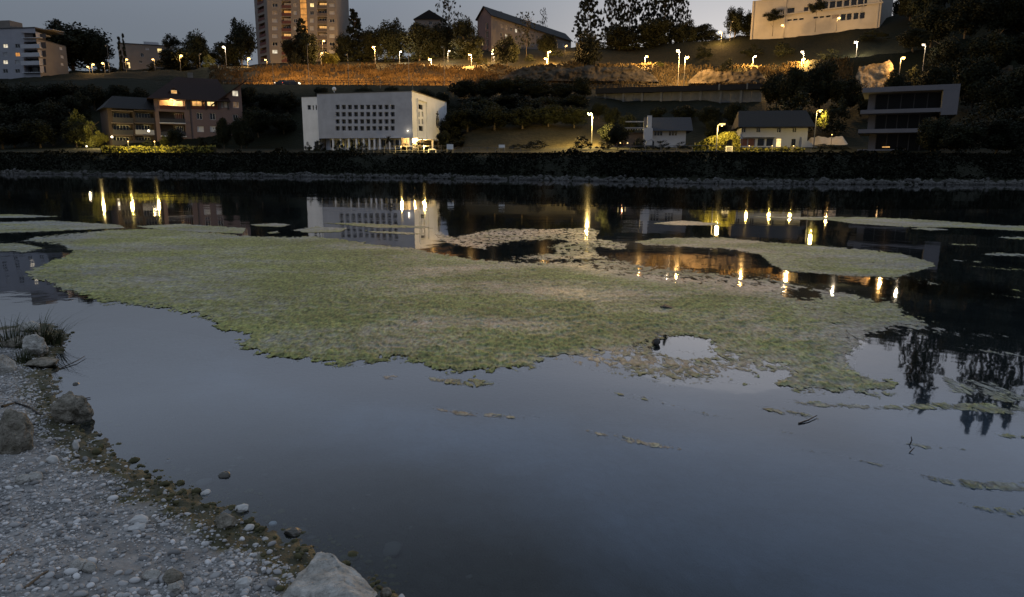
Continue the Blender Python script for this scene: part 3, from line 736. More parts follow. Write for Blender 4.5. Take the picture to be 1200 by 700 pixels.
# thin places: (polygon, thinness)
A_THIN = [([(680, 440), (655, 418), (690, 402), (740, 396), (775, 392), (830, 396), (880, 408), (920, 420), (948, 430), (930, 446), (880, 442), (850, 455), (790, 458), (730, 446)], 0.55),
          ([(505, 260), (705, 262), (760, 288), (860, 312), (1000, 330), (1060, 345), (1090, 372), (1000, 352), (900, 342), (800, 336), (720, 325), (650, 312), (560, 306), (490, 290)], 0.50),
          ([(950, 250), (1300, 250), (1300, 365), (1040, 345), (1100, 312), (1060, 296), (950, 280)], 0.30), ([(1040, 372), (1210, 385), (1220, 410), (1000, 404)], 0.45),
          ([(-100, 250), (150, 255), (60, 300), (20, 340), (-100, 300)], 0.36), ([(980, 380), (1060, 380), (1010, 436), (975, 425), (985, 400)], 0.45), ([(280, 255), (510, 255), (520, 282), (280, 276)], 0.3),
          ([(690, 345), (790, 348), (780, 368), (700, 366)], 0.40), ([(860, 358), (900, 360), (895, 372), (865, 370)], 0.42), ([(960, 455), (1060, 448), (1100, 470), (980, 474)], 0.25),
          ([(900, 455), (960, 425), (1000, 420), (1010, 440), (980, 452)], 0.12), ([(500, 430), (560, 436), (640, 424), (640, 412), (520, 418)], 0.08), ([(880, 320), (1060, 340), (1085, 380), (1030, 400), (960, 385), (900, 350)], 0.34), ([(560, 330), (700, 335), (690, 352), (570, 348)], 0.26), ([(100, 300), (260, 310), (330, 345), (200, 350), (90, 325)], 0.24), ([(430, 385), (520, 380), (540, 395), (450, 402)], 0.24)]
# clear water inside
A_HOLE = [[(572, 291), (610, 284), (660, 283), (632, 290), (650, 294), (600, 300), (585, 306), (575, 297)], [(735, 288), (800, 291), (850, 294), (890, 301), (900, 313), (860, 311), (810, 306), (760, 302), (740, 296)],
          [(925, 328), (985, 330), (1040, 345), (1000, 340), (950, 334)], [(773, 402), (790, 396), (825, 400), (832, 410), (800, 413), (778, 409)], [(920, 343), (945, 342), (960, 348), (935, 348)], [(700, 292), (740, 296), (790, 306), (740, 304), (705, 298)],
          [(860, 438), (885, 443), (920, 440), (905, 446), (880, 448)], [(500, 290), (545, 293), (560, 298), (520, 297)], [(995, 334), (1040, 338), (1052, 350), (1010, 346)]]
def in_any(px, py, polys):
    d = np.full(px.shape, -1e9)
    for p in polys:
        a = np.array(p); pad = 40
        k = (px > a[:, 0].min() - pad) & (px < a[:, 0].max() + pad) & (py > a[:, 1].min() - pad) & (py < a[:, 1].max() + pad)
        if k.any():
            dd = np.full(px.shape, -1e9); dd[k] = sdist(px[k], py[k], p); d = np.maximum(d, dd)
    return d
def algae(name, polys, px0, px1, py0, py1, step, ystep, base_thin=0.0, seed=0, edge=1.0, holes=True):
    cx = np.arange(px0, px1, step)
    ys = [py0]
    while ys[-1] < py1: ys.append(ys[-1] + ystep * (0.45 + 0.55 * min(1, (ys[-1] - 235) / 110)))
    cy = np.array(ys)
    PX, PY = np.meshgrid(cx, cy)
    X, Y = gnd_np(PX, PY)
    d = in_any(PX, PY, polys)
    near = d > -30
    n1 = np.zeros_like(PX); n1[near] = fbm(X[near] * 1.1 + seed, Y[near] * 1.1, 4)
    n2 = np.zeros_like(PX); n2[near] = fbm(X[near] * 7.0, Y[near] * 7.0 + seed, 4, 0.6)
    n3 = np.zeros_like(PX); n3[near] = fbm(X[near] * 24.0, Y[near] * 13.0 + seed, 4, 0.75)
    vs = np.clip((PY - 235) / 160, 0.10, 1.0)               # a step across the picture is longer far out
    edge_d = d / (9.0 * vs * edge)                          # 1 a little way inside
    thin = np.full(PX.shape, float(base_thin))
    for p, t in A_THIN:
        dd = np.full(PX.shape, -1e9); dd[near] = sdist(PX[near], PY[near], p)
        thin = np.maximum(thin, t * np.clip(0.5 + dd / (22 * vs), 0, 1))
    if holes:
        hd = in_any(PX, PY, A_HOLE)
        edge_d = np.minimum(edge_d, -hd / (7 * vs) + 0.1)
    cover = np.minimum(edge_d, 1.6) + 0.75 * n1 + 0.5 * n2 + 0.42 * n3
    th = cover - thin * (0.3 + 0.8 * n2 + 0.6 * n1)
    n5 = np.zeros_like(PX); n5[near] = fbm(X[near] * 0.45 + 9 + seed, Y[near] * 0.9, 4, 0.6)
    dens = np.clip(0.84 - 1.15 * thin + 0.55 * n5 + 0.30 * n2 + 0.25 * n3 - 0.35 * np.clip(0.25 - edge_d, 0, 1), 0, 1)
    keepv = (th > 0) & (d > -25)
    F = grid_faces(len(cy), len(cx))
    kf = keepv.ravel()[F].sum(1) >= 3
    F = F[kf][:, ::-1]
    used = np.unique(F); remap = np.full(PX.size, -1); remap[used] = np.arange(len(used))
    h = 0.003 + 0.005 * dens * (1 + 0.6 * n1) + 0.008 * np.clip(dens, 0.3, 1) * n2 + 0.008 * np.clip(dens, 0.35, 1) * n3
    Z = np.maximum(h * np.clip(edge_d * 1.4 + 0.2, 0.2, 1) * np.clip(1 - 0.9 * thin, 0.3, 1), 0.0015)
    V = np.stack([X.ravel(), Y.ravel(), Z.ravel()], 1)[used]
    return np_mesh(name, V, remap[F], 'algae', {"dens": dens.ravel()[used], "film": np.clip(thin + 0.74 * np.clip(1.05 - 0.8 * edge_d - 0.5 * n2, 0, 1), 0, 1).ravel()[used]}, smooth=True)
def algae_mat():
    m, n, l, b = nmat("floating_algae")
    a, rp = attr_ramp(n, l, "dens", [(0.0, (0.185, 0.195, 0.185)), (0.3, (0.195, 0.205, 0.155)), (0.62, (0.225, 0.225, 0.115)), (1.0, (0.205, 0.215, 0.064))])
    tc = n.new("ShaderNodeTexCoord")
    no = n.new("ShaderNodeTexNoise"); no.inputs["Scale"].default_value = 0.55; no.inputs["Detail"].default_value = 10; no.inputs["Roughness"].default_value = 0.72
    l.new(tc.outputs["Object"], no.inputs["Vector"])
    mr = n.new("ShaderNodeMapRange"); mr.inputs["From Min"].default_value = 0.3; mr.inputs["From Max"].default_value = 0.7; mr.inputs["To Min"].default_value = 0.62; mr.inputs["To Max"].default_value = 1.3
    l.new(no.outputs["Fac"], mr.inputs["Value"])
    n4 = n.new("ShaderNodeTexNoise"); n4.inputs["Scale"].default_value = 7; n4.inputs["Detail"].default_value = 6; n4.inputs["Roughness"].default_value = 0.7
    l.new(tc.outputs["Object"], n4.inputs["Vector"])
    m4 = n.new("ShaderNodeMapRange"); m4.inputs["From Min"].default_value = 0.3; m4.inputs["From Max"].default_value = 0.7; m4.inputs["To Min"].default_value = 0.6; m4.inputs["To Max"].default_value = 1.4
    l.new(n4.outputs["Fac"], m4.inputs["Value"])
    n6 = n.new("ShaderNodeTexNoise"); n6.inputs["Scale"].default_value = 30; n6.inputs["Detail"].default_value = 5; n6.inputs["Roughness"].default_value = 0.7
    mp = n.new("ShaderNodeMapping"); mp.inputs["Scale"].default_value = (1.0, 0.35, 1.0); l.new(tc.outputs["Object"], mp.inputs["Vector"]); l.new(mp.outputs[0], n6.inputs["Vector"])
    m6 = n.new("ShaderNodeMapRange"); m6.inputs["From Min"].default_value = 0.3; m6.inputs["From Max"].default_value = 0.7; m6.inputs["To Min"].default_value = 0.2; m6.inputs["To Max"].default_value = 1.8
    l.new(n6.outputs["Fac"], m6.inputs["Value"])
    m7 = n.new("ShaderNodeMath"); m7.operation = 'MULTIPLY'; l.new(m4.outputs["Result"], m7.inputs[0]); l.new(m6.outputs["Result"], m7.inputs[1]); m4 = m7
    mu = n.new("ShaderNodeMath"); mu.operation = 'MULTIPLY'; l.new(mr.outputs["Result"], mu.inputs[0]); l.new(m4.outputs[0], mu.inputs[1])
    mx = n.new("ShaderNodeMix"); mx.data_type = 'RGBA'; mx.blend_type = 'MULTIPLY'; mx.inputs["Factor"].default_value = 1
    l.new(rp.outputs["Color"], mx.inputs["A"]); l.new(mu.outputs[0], mx.inputs["B"]); l.new(mx.outputs["Result"], b.inputs["Base Color"])
    rr = n.new("ShaderNodeMapRange"); rr.inputs["To Min"].default_value = 0.5; rr.inputs["To Max"].default_value = 0.75
    l.new(a.outputs["Fac"], rr.inputs["Value"]); l.new(rr.outputs["Result"], b.inputs["Roughness"])
    b.inputs["Specular IOR Level"].default_value = 0.3
    fl = n.new("ShaderNodeAttribute"); fl.attribute_name = "film"
    mp2 = n.new("ShaderNodeMapping"); mp2.inputs["Scale"].default_value = (1.0, 0.42, 1.0); mp2.inputs["Rotation"].default_value = (0, 0, 0.25); l.new(tc.outputs["Object"], mp2.inputs["Vector"])
    h1 = n.new("ShaderNodeTexNoise"); h1.inputs["Scale"].default_value = 8.5; h1.inputs["Detail"].default_value = 11; h1.inputs["Roughness"].default_value = 0.76
    h1.inputs["Distortion"].default_value = 0.6
    l.new(mp2.outputs[0], h1.inputs["Vector"])
    # solid where the noise exceeds a level that rises with the thinness of the film
    lv = n.new("ShaderNodeMapRange"); lv.inputs["From Max"].default_value = 0.75; lv.inputs["To Min"].default_value = 0.22; lv.inputs["To Max"].default_value = 0.58; lv.clamp = True
    l.new(fl.outputs["Fac"], lv.inputs["Value"])
    df = n.new("ShaderNodeMath"); df.operation = 'SUBTRACT'; l.new(h1.outputs["Fac"], df.inputs[0]); l.new(lv.outputs["Result"], df.inputs[1])
    al = n.new("ShaderNodeMapRange"); al.inputs["From Min"].default_value = -0.015; al.inputs["From Max"].default_value = 0.03; l.new(df.outputs[0], al.inputs["Value"])
    l.new(al.outputs["Result"], b.inputs["Alpha"])
    return m
M['algae'] = algae_mat()
tag(link("algae_mat", algae("algae_mat", [A_MAIN], -60, 1260, 258, 476, 1.15, 0.95)), "wide olive green mat of floating algae covering the middle of the river", "algae", kind='stuff')
tag(link("algae_mat", algae("algae_mat", A_FAR, -140, 1340, 246, 432, 1.25, 0.8, 0.30, 40, 0.5)), "thin grey green algae patches drifting beyond the main mat", "algae", kind='stuff')
tag(link("algae_strands", algae("algae_strands", A_FORE, 430, 1300, 434, 612, 0.8, 0.9, 0.55, 80, 0.2, False)), "thin broken strands of algae drifting on the open water nearer the bank", "algae", kind='stuff')
# ================================================================== buildings
class Building:
    """root stands at the foot of the main front's left corner"""
    def __init__(s, name, label, cat, group=None):
        s.name, s.label, s.cat, s.group, s.root = name, label, cat, group, None
    def front(s, pxL, DL, pxR, DR, py_base, py_top, z_base=None, sink=1.5):
        a, b = at(pxL, py_base, DL), at(pxR, py_base, DR)
        z0 = a.z if z_base is None else z_base
        z1 = at(pxL, py_top, DL).z
        return Facade(s, Vector((a.x, a.y, 0)), Vector((b.x, b.y, 0)), z0, z1)
    def begin(s, f):
        s.root = thing(s.name, s.label, s.cat, (f.P0.x, f.P0.y, f.z0), f.yaw, s.group)
        s.inv = (Matrix.Translation((f.P0.x, f.P0.y, f.z0)) @ Matrix.Rotation(f.yaw, 4, 'Z')).inverted()
        return s
    def add(s, name, me, mw=Matrix(), parent=None):
        if parent is None: return link(name, me, s.root, mw=s.inv @ mw)
        return link(name, me, parent, mw=mw)
class Facade:
    def __init__(s, b, P0, P1, z0, z1):
        s.b, s.P0, s.P1, s.z0, s.z1 = b, P0, P1, z0, z1
        d = P1 - P0; s.W = d.length; s.yaw = math.atan2(d.y, d.x); s.dir = d / s.W; s.inn = Vector((-s.dir.y, s.dir.x, 0))
        s.MW = Matrix.Translation((P0.x, P0.y, z0)) @ Matrix.Rotation(s.yaw, 4, 'Z'); s.H = z1 - z0
    def uv(s, px, py):
        d = ray(px, py); o = Vector((0, 0, CAM_H)); n = s.inn
        t = (s.P0 - o).dot(n) / d.dot(n); q = o + d * t
        return (q - s.P0).dot(s.dir), q.z - s.z0
    def rect(s, cx, cy, w, h):
        u0, w1 = s.uv(cx - w / 2, cy - h / 2); u1, w0 = s.uv(cx + w / 2, cy + h / 2)
        _, wa = s.uv(cx, cy - h / 2); _, wb = s.uv(cx, cy + h / 2)
        u0, _ = s.uv(cx - w / 2, cy); u1, _ = s.uv(cx + w / 2, cy)
        return u0, u1, wb, wa
    def back(s, depth):  # facade positions for the other sides
        a = s.P0 + s.inn * depth; b = s.P1 + s.inn * depth
        return Facade(s.b, s.P1, b, s.z0, s.z1), Facade(s.b, b, a, s.z0, s.z1), Facade(s.b, a, s.P0, s.z0, s.z1)
    def wall(s, m, holes=(), depth=0.25, ext=2.0, top=None):
        """wall sheet with real openings and their reveals"""
        W, H = s.W, (top or s.H)
        hs = [(max(0.02, h[0]), min(W - 0.02, h[1]), h[2], min(H - 0.02, h[3]), (h[4] if len(h) > 4 else depth)) for h in holes]
        us = sorted({0, W} | {h[0] for h in hs} | {h[1] for h in hs}); zs = sorted({-ext, H} | {h[2] for h in hs} | {h[3] for h in hs})
        mb = MB()
        for i in range(len(us) - 1):
            for j in range(len(zs) - 1):
                cu, cz = (us[i] + us[i + 1]) / 2, (zs[j] + zs[j + 1]) / 2
                if any(h[0] < cu < h[1] and h[2] < cz < h[3] for h in hs): continue
                mb.quad((us[i], 0, zs[j]), (us[i + 1], 0, zs[j]), (us[i + 1], 0, zs[j + 1]), (us[i], 0, zs[j + 1]))
        for u0, u1, w0, w1, dp in hs:
            mb.quad((u0, 0, w0), (u0, dp, w0), (u1, dp, w0), (u1, 0, w0)); mb.quad((u0, 0, w1), (u1, 0, w1), (u1, dp, w1), (u0, dp, w1))
            mb.quad((u0, 0, w0), (u0, 0, w1), (u0, dp, w1), (u0, dp, w0)); mb.quad((u1, 0, w0), (u1, dp, w0), (u1, dp, w1), (u1, 0, w1))
        return s.b.add("wall", mb.mesh("wall", m), s.MW)
    def put(s, name, me, u=0, w=0, d=0, parent=None):
        return s.b.add(name, me, s.MW @ Matrix.Translation((u, d, w)))
    _win = {}
    def window(s, h, pane='glass', frame='frame_white', mull=1, d=0.14, name="window", trans=0, bar=0.07):
        u0, u1, w0, w1 = h[:4]; w, hh = round(u1 - u0, 2), round(w1 - w0, 2)
        key = (w, hh, frame, mull, trans, bar, name)
        if key not in Facade._win:
            mb = MB(); t = bar
            mb.box(0, w, 0, 0.06, 0, t); mb.box(0, w, 0, 0.06, hh - t, hh); mb.box(0, t, 0, 0.06, t, hh - t); mb.box(w - t, w, 0, 0.06, t, hh - t)
            for k in range(mull):
                x = w * (k + 1) / (mull + 1); mb.box(x - t / 2, x + t / 2, 0.005, 0.055, t, hh - t)
            for k in range(trans):
                z = hh * (k + 1) / (trans + 1); mb.box(t, w - t, 0.008, 0.052, z - t / 2, z + t / 2)
            Facade._win[key] = mb.mesh(name, frame)
        pk = (w, hh, pane)
        if pk not in Facade._win:
            mb = MB(); mb.quad((0, 0, 0), (w, 0, 0), (w, 0, hh), (0, 0, hh)); Facade._win[pk] = mb.mesh("pane", pane)
        f = s.put(name, Facade._win[key], u0, w0, d)
        s.b.add("pane", Facade._win[pk], Matrix.Translation((0, 0.04, 0)), f)
        return f
    def box(s, name, u0, u1, d0, d1, w0, w1, m):
        mb = MB(); mb.box(0, u1 - u0, 0, d1 - d0, 0, w1 - w0)
        return s.put(name, mb.mesh(name, m), u0, w0, d0)
    def recess(s, h, m, dp):
        """back wall of a balcony opening"""
        u0, u1, w0, w1 = h[:4]; mb = MB(); mb.quad((0, 0, 0), (u1 - u0, 0, 0), (u1 - u0, 0, w1 - w0), (0, 0, w1 - w0))
        return s.put("balcony_wall", mb.mesh("balcony_wall", m), u0, w0, dp - 0.01)

def lamp_light(name, parent, loc, power, col=(1.0, 0.58, 0.20), r=0.12, spot=None):
    ld = bpy.data.lights.new(name, 'SPOT' if spot else 'POINT'); ld.energy = power; ld.color = col; ld.shadow_soft_size = r
    if spot: ld.spot_size = R(spot); ld.spot_blend = 0.6
    o = bpy.data.objects.new(name, ld); C.objects.link(o); o.parent = parent; o.location = loc
    return o

# ------------------------------------------------------------------ tower block
B = Building("tower_block", "tall beige tower block with rows of balconies and a lit stairwell", "tower block")
F = B.front(317, 266, 397, 266, 76, -34); B.begin(F)
NF = 12; fh = 9.1
holes = []; wins = []
lit = {(0, 6): 'lit_warm', (0, 1): 'lit_dim', (3, 0): 'lit_yellow', (4, 9): 'lit_white'}
cols = [(322, 6.2, 4.4), (346, 3.8, 4.4), (365.5, 4.6, 4.6), (389, 6.0, 4.0)]
for k in range(NF):
    yb = 6.6 + fh * k if False else 60.7 - fh * (k - 0)
    for ci, (cx, w, h) in enumerate(cols):
        if yb < -30: continue
        r = F.rect(cx, yb, w, h); holes.append(r); wins.append((r, ci, k))
bal = []
for k in range(NF + 1):
    yb = 69.3 - fh * k
    if yb < -28: continue
    for ci, (cx, w) in enumerate(((335.5, 11), (377.5, 11))):
        r = F.rect(cx, yb, w, 8.0); bal.append((r, ci, k)); holes.append((*r, 1.6))
st = F.rect(355.8, 16, 8.4, 94); st = (st[0], st[1], 3.0, F.H - 2.5); holes.append((*st, 0.3))
F.wall('plaster_beige', holes)
pl = {(0, 0): 'lit_white', (1, 6): 'lit_dim', (2, 6): 'lit_yellow', (0, 5): 'lit_dim', (3, 0): 'shutter', (3, 3): 'shutter', (3, 5): 'shutter', (0, 2): 'shutter', (0, 4): 'shutter', (0, 3): 'shutter', (1, 5): 'shutter', (2, 4): 'shutter', (3, 2): 'shutter', (3, 6): 'shutter', (0, 7): 'shutter', (1, 3): 'shutter', (2, 3): 'shutter'}
for r, ci, k in wins: F.window(r, pl.get((ci, k), 'glass'), 'frame_white', 1)
blit = {(0, 0): 'lit_red', (0, 1): None, (0, 2): 'lit_white', (0, 3): 'lit_warm', (0, 5): 'lit_dim', (0, 6): 'lit_orange', (0, 7): 'lit_dim', (1, 7): 'lit_warm', (1, 3): 'lit_dim', (1, 4): 'lit_warm', (0, 8): 'lit_red'}
for r, ci, k in bal:
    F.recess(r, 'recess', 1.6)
    u0, u1, w0, w1 = r
    F.box("parapet", u0, u1, -0.12, 0.06, w0, w0 + (w1 - w0) * 0.42, 'parapet_red' if ci == 0 else 'recess')
    p = blit.get((ci, k), 'glass') or 'glass'
    F.window((u0 + 0.35, u1 - 0.35, w0 + 0.1, w1 - 0.25), p, 'frame_white', 2, d=1.48, name="balcony_door")
sf = F.window(st, 'lit_orange', 'frame_dark', 0, d=0.15, name="stair_glazing", trans=12, bar=0.16)
sides = F.back(20)
sides[0].wall('plaster_beige'); sides[1].wall('plaster_beige')
L_ = Facade(B, at(302.5, 76, 275).xy.to_3d(), F.P0.copy(), F.z0, F.z1)
hl = []
for k in range(12):
    z0 = 1.6 + k * 2.9 + 0.3; hl.append((L_.W * 0.25, L_.W * 0.75, z0, z0 + 1.9, 1.4))
L_.wall('plaster_beige', hl)
for i, h in enumerate(hl):
    L_.recess(h, 'recess', 1.4); L_.box("parapet", h[0], h[1], -0.1, 0.05, h[2], h[2] + 0.9, 'parapet_red')
    if i in (7, 8): L_.window((h[0] + 0.3, h[1] - 0.3, h[2] + 0.1, h[3] - 0.1), 'lit_orange' if i == 7 else 'lit_dim', 'frame_dark', 1, d=1.3, name="balcony_door")
Facade(B, sides[1].P1.copy(), L_.P0.copy(), F.z0, F.z1).wall('plaster_beige')
mb = MB(); o_ = F.P0
pts = [F.P0, F.P1, F.P1 + F.inn * 20, F.P0 + F.inn * 20, L_.P0]
pp = [tuple((F.MW.inverted() @ Vector((p.x, p.y, F.z1)))) for p in pts]
mb.add([(x, y, F.H - 0.02) for x, y, z in pp] + [(x, y, F.H + 0.5) for x, y, z in pp], [(4, 3, 2, 1, 0), (5, 6, 7, 8, 9)] + [(i, (i + 1) % 5, 5 + (i + 1) % 5, 5 + i) for i in range(5)])
B.add("flat_roof", mb.mesh("flat_roof", 'flat_roof'), F.MW)

# ------------------------------------------------------------------ apartment block with the stack of balconies, far left
B = Building("apartment_block", "grey apartment block with three white balcony fronts beside the big round tree", "apartment block")
F = B.front(-60, 246, 49, 240, 99, 36.5); B.begin(F)
B.root.location.z = F.z0
pn = {(0, 0): 'lit_white', (0, 1): 'shutter', (0, 2): 'lit_white', (0, 3): 'glass', (1, 0): 'glass', (1, 1): 'lit_orange', (1, 2): 'shutter', (1, 3): 'glass'}
holes = []; ws = []
for ci, cx in enumerate((6.3, 20.5, -12, -28, -44)):
    for k, cy in enumerate((54, 64, 73, 83.5)):
        r = F.rect(cx, cy, 5.6, 4.6); holes.append(r); ws.append((r, ci, k))
bal = []
for k, cy in enumerate((52.5, 62.3, 72, 81)):
    r = F.rect(38.5, cy, 20.5, 7.4); bal.append(r); holes.append((*r, 1.8))
top_r = F.rect(38.5, 41.5, 20.5, 5.5); holes.append((*top_r, 1.8)); bal.append(top_r)
F.wall('plaster_grey', holes)
for r, ci, k in ws: F.window(r, pn.get((ci, k), 'glass' if (ci + k) % 3 else 'shutter'), 'frame_white', 1)
for i, r in enumerate(bal):
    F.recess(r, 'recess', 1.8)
    if i < 3: F.box("balcony_parapet", r[0] - 0.2, r[1] + 0.25, -1.2, -1.0, r[2] - 0.35, r[2] + 0.95, 'plaster_white')
    F.box("balcony_slab", r[0] - 0.2, r[1] + 0.25, -1.0, 0, r[2] - 0.3, r[2] - 0.12, 'plaster_white')
    F.window((r[0] + 0.5, r[1] - 3.0, r[2] + 0.05, r[3] - 0.1), 'glass', 'frame_dark', 1, d=1.7, name="balcony_door")
S_ = Facade(B, F.P1.copy(), at(80, 80, 256).xy.to_3d(), F.z0, F.z0 + (at(49, 45.5, 240).z - F.z0))
hs = [S_.rect(71.5, 57, 3.6, 3.4), S_.rect(73, 66.8, 3.6, 3.4), S_.rect(73, 75.5, 3.2, 3.0)]
S_.wall('plaster_beige', hs)
for h in hs: S_.window(h, 'shutter_white', 'frame_white', 0, d=0.1)
S_.box("side_parapet", 0, S_.W, -0.06, 0.25, S_.H, S_.H + 0.25, 'flat_roof')
bk = Facade(B, S_.P1.copy(), F.P0 + F.inn * 17, F.z0, F.z1); bk.wall('plaster_grey', top=S_.H)
Facade(B, F.P0 + F.inn * 17, F.P0.copy(), F.z0, F.z1).wall('plaster_grey')
F.box("flat_roof", 0, F.W + 0.1, -0.15, 12, F.H, F.H + 0.35, 'flat_roof')
u0, _ = F.uv(-12, 30); u1, w1 = F.uv(5, 22.5); F.box("roof_housing", u0, u1, 2, 7, F.H + 0.35, w1, 'plaster_beige')
u0, w0 = F.uv(24.5, 39); u1, w1 = F.uv(50, 32); F.box("penthouse", u0, u1, 4, 9, F.H + 0.35, w1, 'plaster_grey')
u0, w0 = F.uv(29, 43); u1, w1 = F.uv(66, 40); S_.box("terrace_slab", 0.4, S_.W * 0.52, 0.3, 5, S_.H + 1.9, S_.H + 2.3, 'plaster_grey')
S_.box("terrace_wall", 1.0, S_.W * 0.48, 1.6, 4.5, S_.H + 0.26, S_.H + 1.9, 'recess')
mb = MB()
for k in range(15): mb.box(k * 0.62, k * 0.62 + 0.05, 0, 0.05, 0, 1.0)
mb.box(0, 8.9, -0.01, 0.06, 1.0, 1.06)
S_.put("terrace_rail", mb.mesh("terrace_rail", 'metal_grey'), 0.45, S_.H + 2.3, 0.4)

# ------------------------------------------------------------------ low flat roofed building behind the slim conifers
B = Building("flat_roof_house", "beige flat roofed block with a roof hut behind the slim cypress", "apartment block")
F = B.front(141, 262, 200, 268, 84, 51); B.begin(F)
hs = [(F.rect(187, 59.3, 5.5, 4.5), 'lit_yellow'), (F.rect(166.5, 64.5, 4, 4.5), 'glass'), (F.rect(187.5, 66.8, 3.2, 3), 'glass'), (F.rect(165, 72.5, 4, 3.5), 'glass'), (F.rect(172.5, 57.5, 4, 2.6), 'shutter'), (F.rect(181, 73, 4, 3), 'glass'), (F.rect(150.5, 76.5, 4, 7), 'lit_yellow')]
F.wall('plaster_beige', [h for h, p in hs])
for h, p in hs: F.window(h, p, 'frame_white', 0 if p != 'glass' else 1)
for q in F.back(11): q.wall('plaster_beige')
F.box("flat_roof", -0.2, F.W + 0.2, -0.2, 11.2, F.H, F.H + 0.3, 'flat_roof')
u0, _ = F.uv(167, 50); u1, w1 = F.uv(184, 48.3); F.box("roof_hut", u0, u1, 3, 7, F.H + 0.3, w1, 'plaster_white')

# ------------------------------------------------------------------ long block with the pitched roof
B = Building("gabled_apartment_block", "long pitched roof apartment block with one gable, between the hill trees", "apartment block")
F = B.front(575.6, 255, 669, 305, 63, 18.6); B.begin(F)
hs = []
wl_ = {(0, 2): 'lit_yellow', (3, 0): 'lit_white', (1, 1): 'lit_white', (1, 0): 'lit_dim', (0, 0): 'lit_dim', (9, 1): 'lit_white', (10, 3): 'lit_yellow', (9, 2): 'lit_dim'}
for ci, cx in enumerate((588, 593.6, 599.4, 605, 613, 620, 625, 630, 637, 644.5, 651, 656, 661)):
    for k in range(4):
        w_ = F.H - 1.75 - k * 2.85
        u, _ = F.uv(cx, 30); hs.append(((u - 0.75, u + 0.75, w_ - 1.3, w_), wl_.get((ci, k), 'glass' if (ci * 3 + k) % 4 else 'shutter')))
F.wall('plaster_beige', [h for h, p in hs])
for h, p in hs: F.window(h, p, 'frame_white', 1)
aL = at(559.7, 60, 262); G = Facade(B, aL.xy.to_3d(), F.P0.copy(), F.z0, F.z1)
gu = G.W / 2; apex = 3.4
h5 = [(G.W * 0.62, G.W * 0.62 + 1.5, G.H - 4.2 - k * 2.8, G.H - 2.0 - k * 2.8) for k in range(4)] + [(G.W * 0.3, G.W * 0.3 + 0.9, G.H - 9.4, G.H - 7.8)]
G.wall('plaster_pink', h5)
for i, h in enumerate(h5): G.window(h, 'lit_yellow' if i == 4 else 'glass', 'frame_white', 1)
mb = MB(); mb.add([(0, 0, 0), (G.W, 0, 0), (gu, 0, apex)], [(0, 1, 2)]); G.put("gable", mb.mesh("gable", 'plaster_pink'), 0, G.H)
# roof in the gable's frame: x across the gable, y along the block
Lr = F.W; mb = MB(); ov = 0.7; inv = G.MW.inverted()
ax = inv.to_3x3() @ F.dir * Lr; e = ax.normalized() * ov
A0, A1, A2 = Vector((-ov, 0, -0.25)) - e, Vector((G.W + ov, 0, -0.25)) - e, Vector((gu, 0, apex + 0.2)) - e
Bs = [p + ax + e * 2 for p in (A0, A1, A2)]; t_ = Vector((0, 0, 0.28))
vs = [A0, A1, A2, *Bs]; vs = vs + [v + t_ for v in vs]
mb.add(vs, [(6, 9, 11, 8), (7, 8, 11, 10), (0, 2, 5, 3), (1, 4, 5, 2), (0, 6, 8, 2), (2, 8, 7, 1), (3, 5, 11, 9), (5, 4, 10, 11), (0, 3, 9, 6), (1, 7, 10, 4)])
G.put("roof", mb.mesh("roof", 'roof_dark'), 0, G.H)
bq = Facade(B, G.P0 + F.dir * Lr, G.P0.copy(), F.z0, F.z1); bq.wall('plaster_beige')
Facade(B, F.P1.copy(), G.P0 + F.dir * Lr, F.z0, F.z1).wall('plaster_beige')
for k in range(3):
    u, _ = F.uv(600 + 22 * k, 20); F.box("chimney", u, u + 1.0, 5.0, 6.0, F.H + 1.5, F.H + 4.4, 'concrete')

# ------------------------------------------------------------------ gable roof showing over the trees
B = Building("gabled_house", "dark gabled house showing only its roof above the hill trees", "house")
F = B.front(487, 292, 521, 292, 70, 22); B.begin(F)
F.wall('plaster_beige', [F.rect(504, 21.0 + 6, 4, 4)])
F.window(F.rect(504, 27, 4, 4), 'glass')
for q in F.back(12): q.wall('plaster_beige')
_, wa = F.uv(504, 11.8); mb = MB(); W = F.W; za = wa - F.H
mb.add([(-0.6, -0.5, -0.3), (W + 0.6, -0.5, -0.3), (W / 2, -0.5, za), (-0.6, 12.5, -0.3), (W + 0.6, 12.5, -0.3), (W / 2, 12.5, za)], [(0, 2, 5, 3), (2, 1, 4, 5), (0, 1, 2), (4, 3, 5), (0, 3, 4, 1)])
F.put("roof", mb.mesh("roof", 'roof_dark'), 0, F.H)

# ------------------------------------------------------------------ school like building on the ridge, upper right
B = Building("school_building", "cream building with two long window bands on the ridge above the slope", "school")
F = B.front(879, 232, 1029, 209, 46, 1.5); B.begin(F)
hs = []
def par(y, px): return y - 0.0975 * (px - 953.5)   # lines of the front fall to the left in the picture
for cx in (959, 967, 975.5, 983.5, 992, 1000.5, 1008.5, 1014.5):
    hs.append((F.rect(cx, par(8.4, cx), 6.6 if cx < 1013 else 3.5, 9.6), 'glass', "window"))
for cx in (926.5,): hs.append((F.rect(cx, par(10.4, cx), 9, 8), 'glass', "window"))
for cx in (944.5, 951.5): hs.append((F.rect(cx, par(10.6, cx), 5.5, 7.0), 'glass', "window"))
for cx in (918.2,): hs += [(F.rect(cx, 17, 2.4, 6), 'glass', "window"), (F.rect(cx, 13, 2.4, 1.6), 'glass', "window")]
for cx in (925, 932, 939, 956, 963, 970.5): hs.append((F.rect(cx, par(20.2 + 0.6, cx), 5.6, 2.6), 'glass', "window"))
for cx in (988, 995, 1003, 1010.5): hs.append((F.rect(cx, par(23.6, cx), 6.0, 8.0), 'glass', "window"))
hs.append((F.rect(979, par(22.0, 979), 8.5, 5), 'lit_dim', "window"))
F.wall('school_render', [h[0] for h in hs], 0.35)
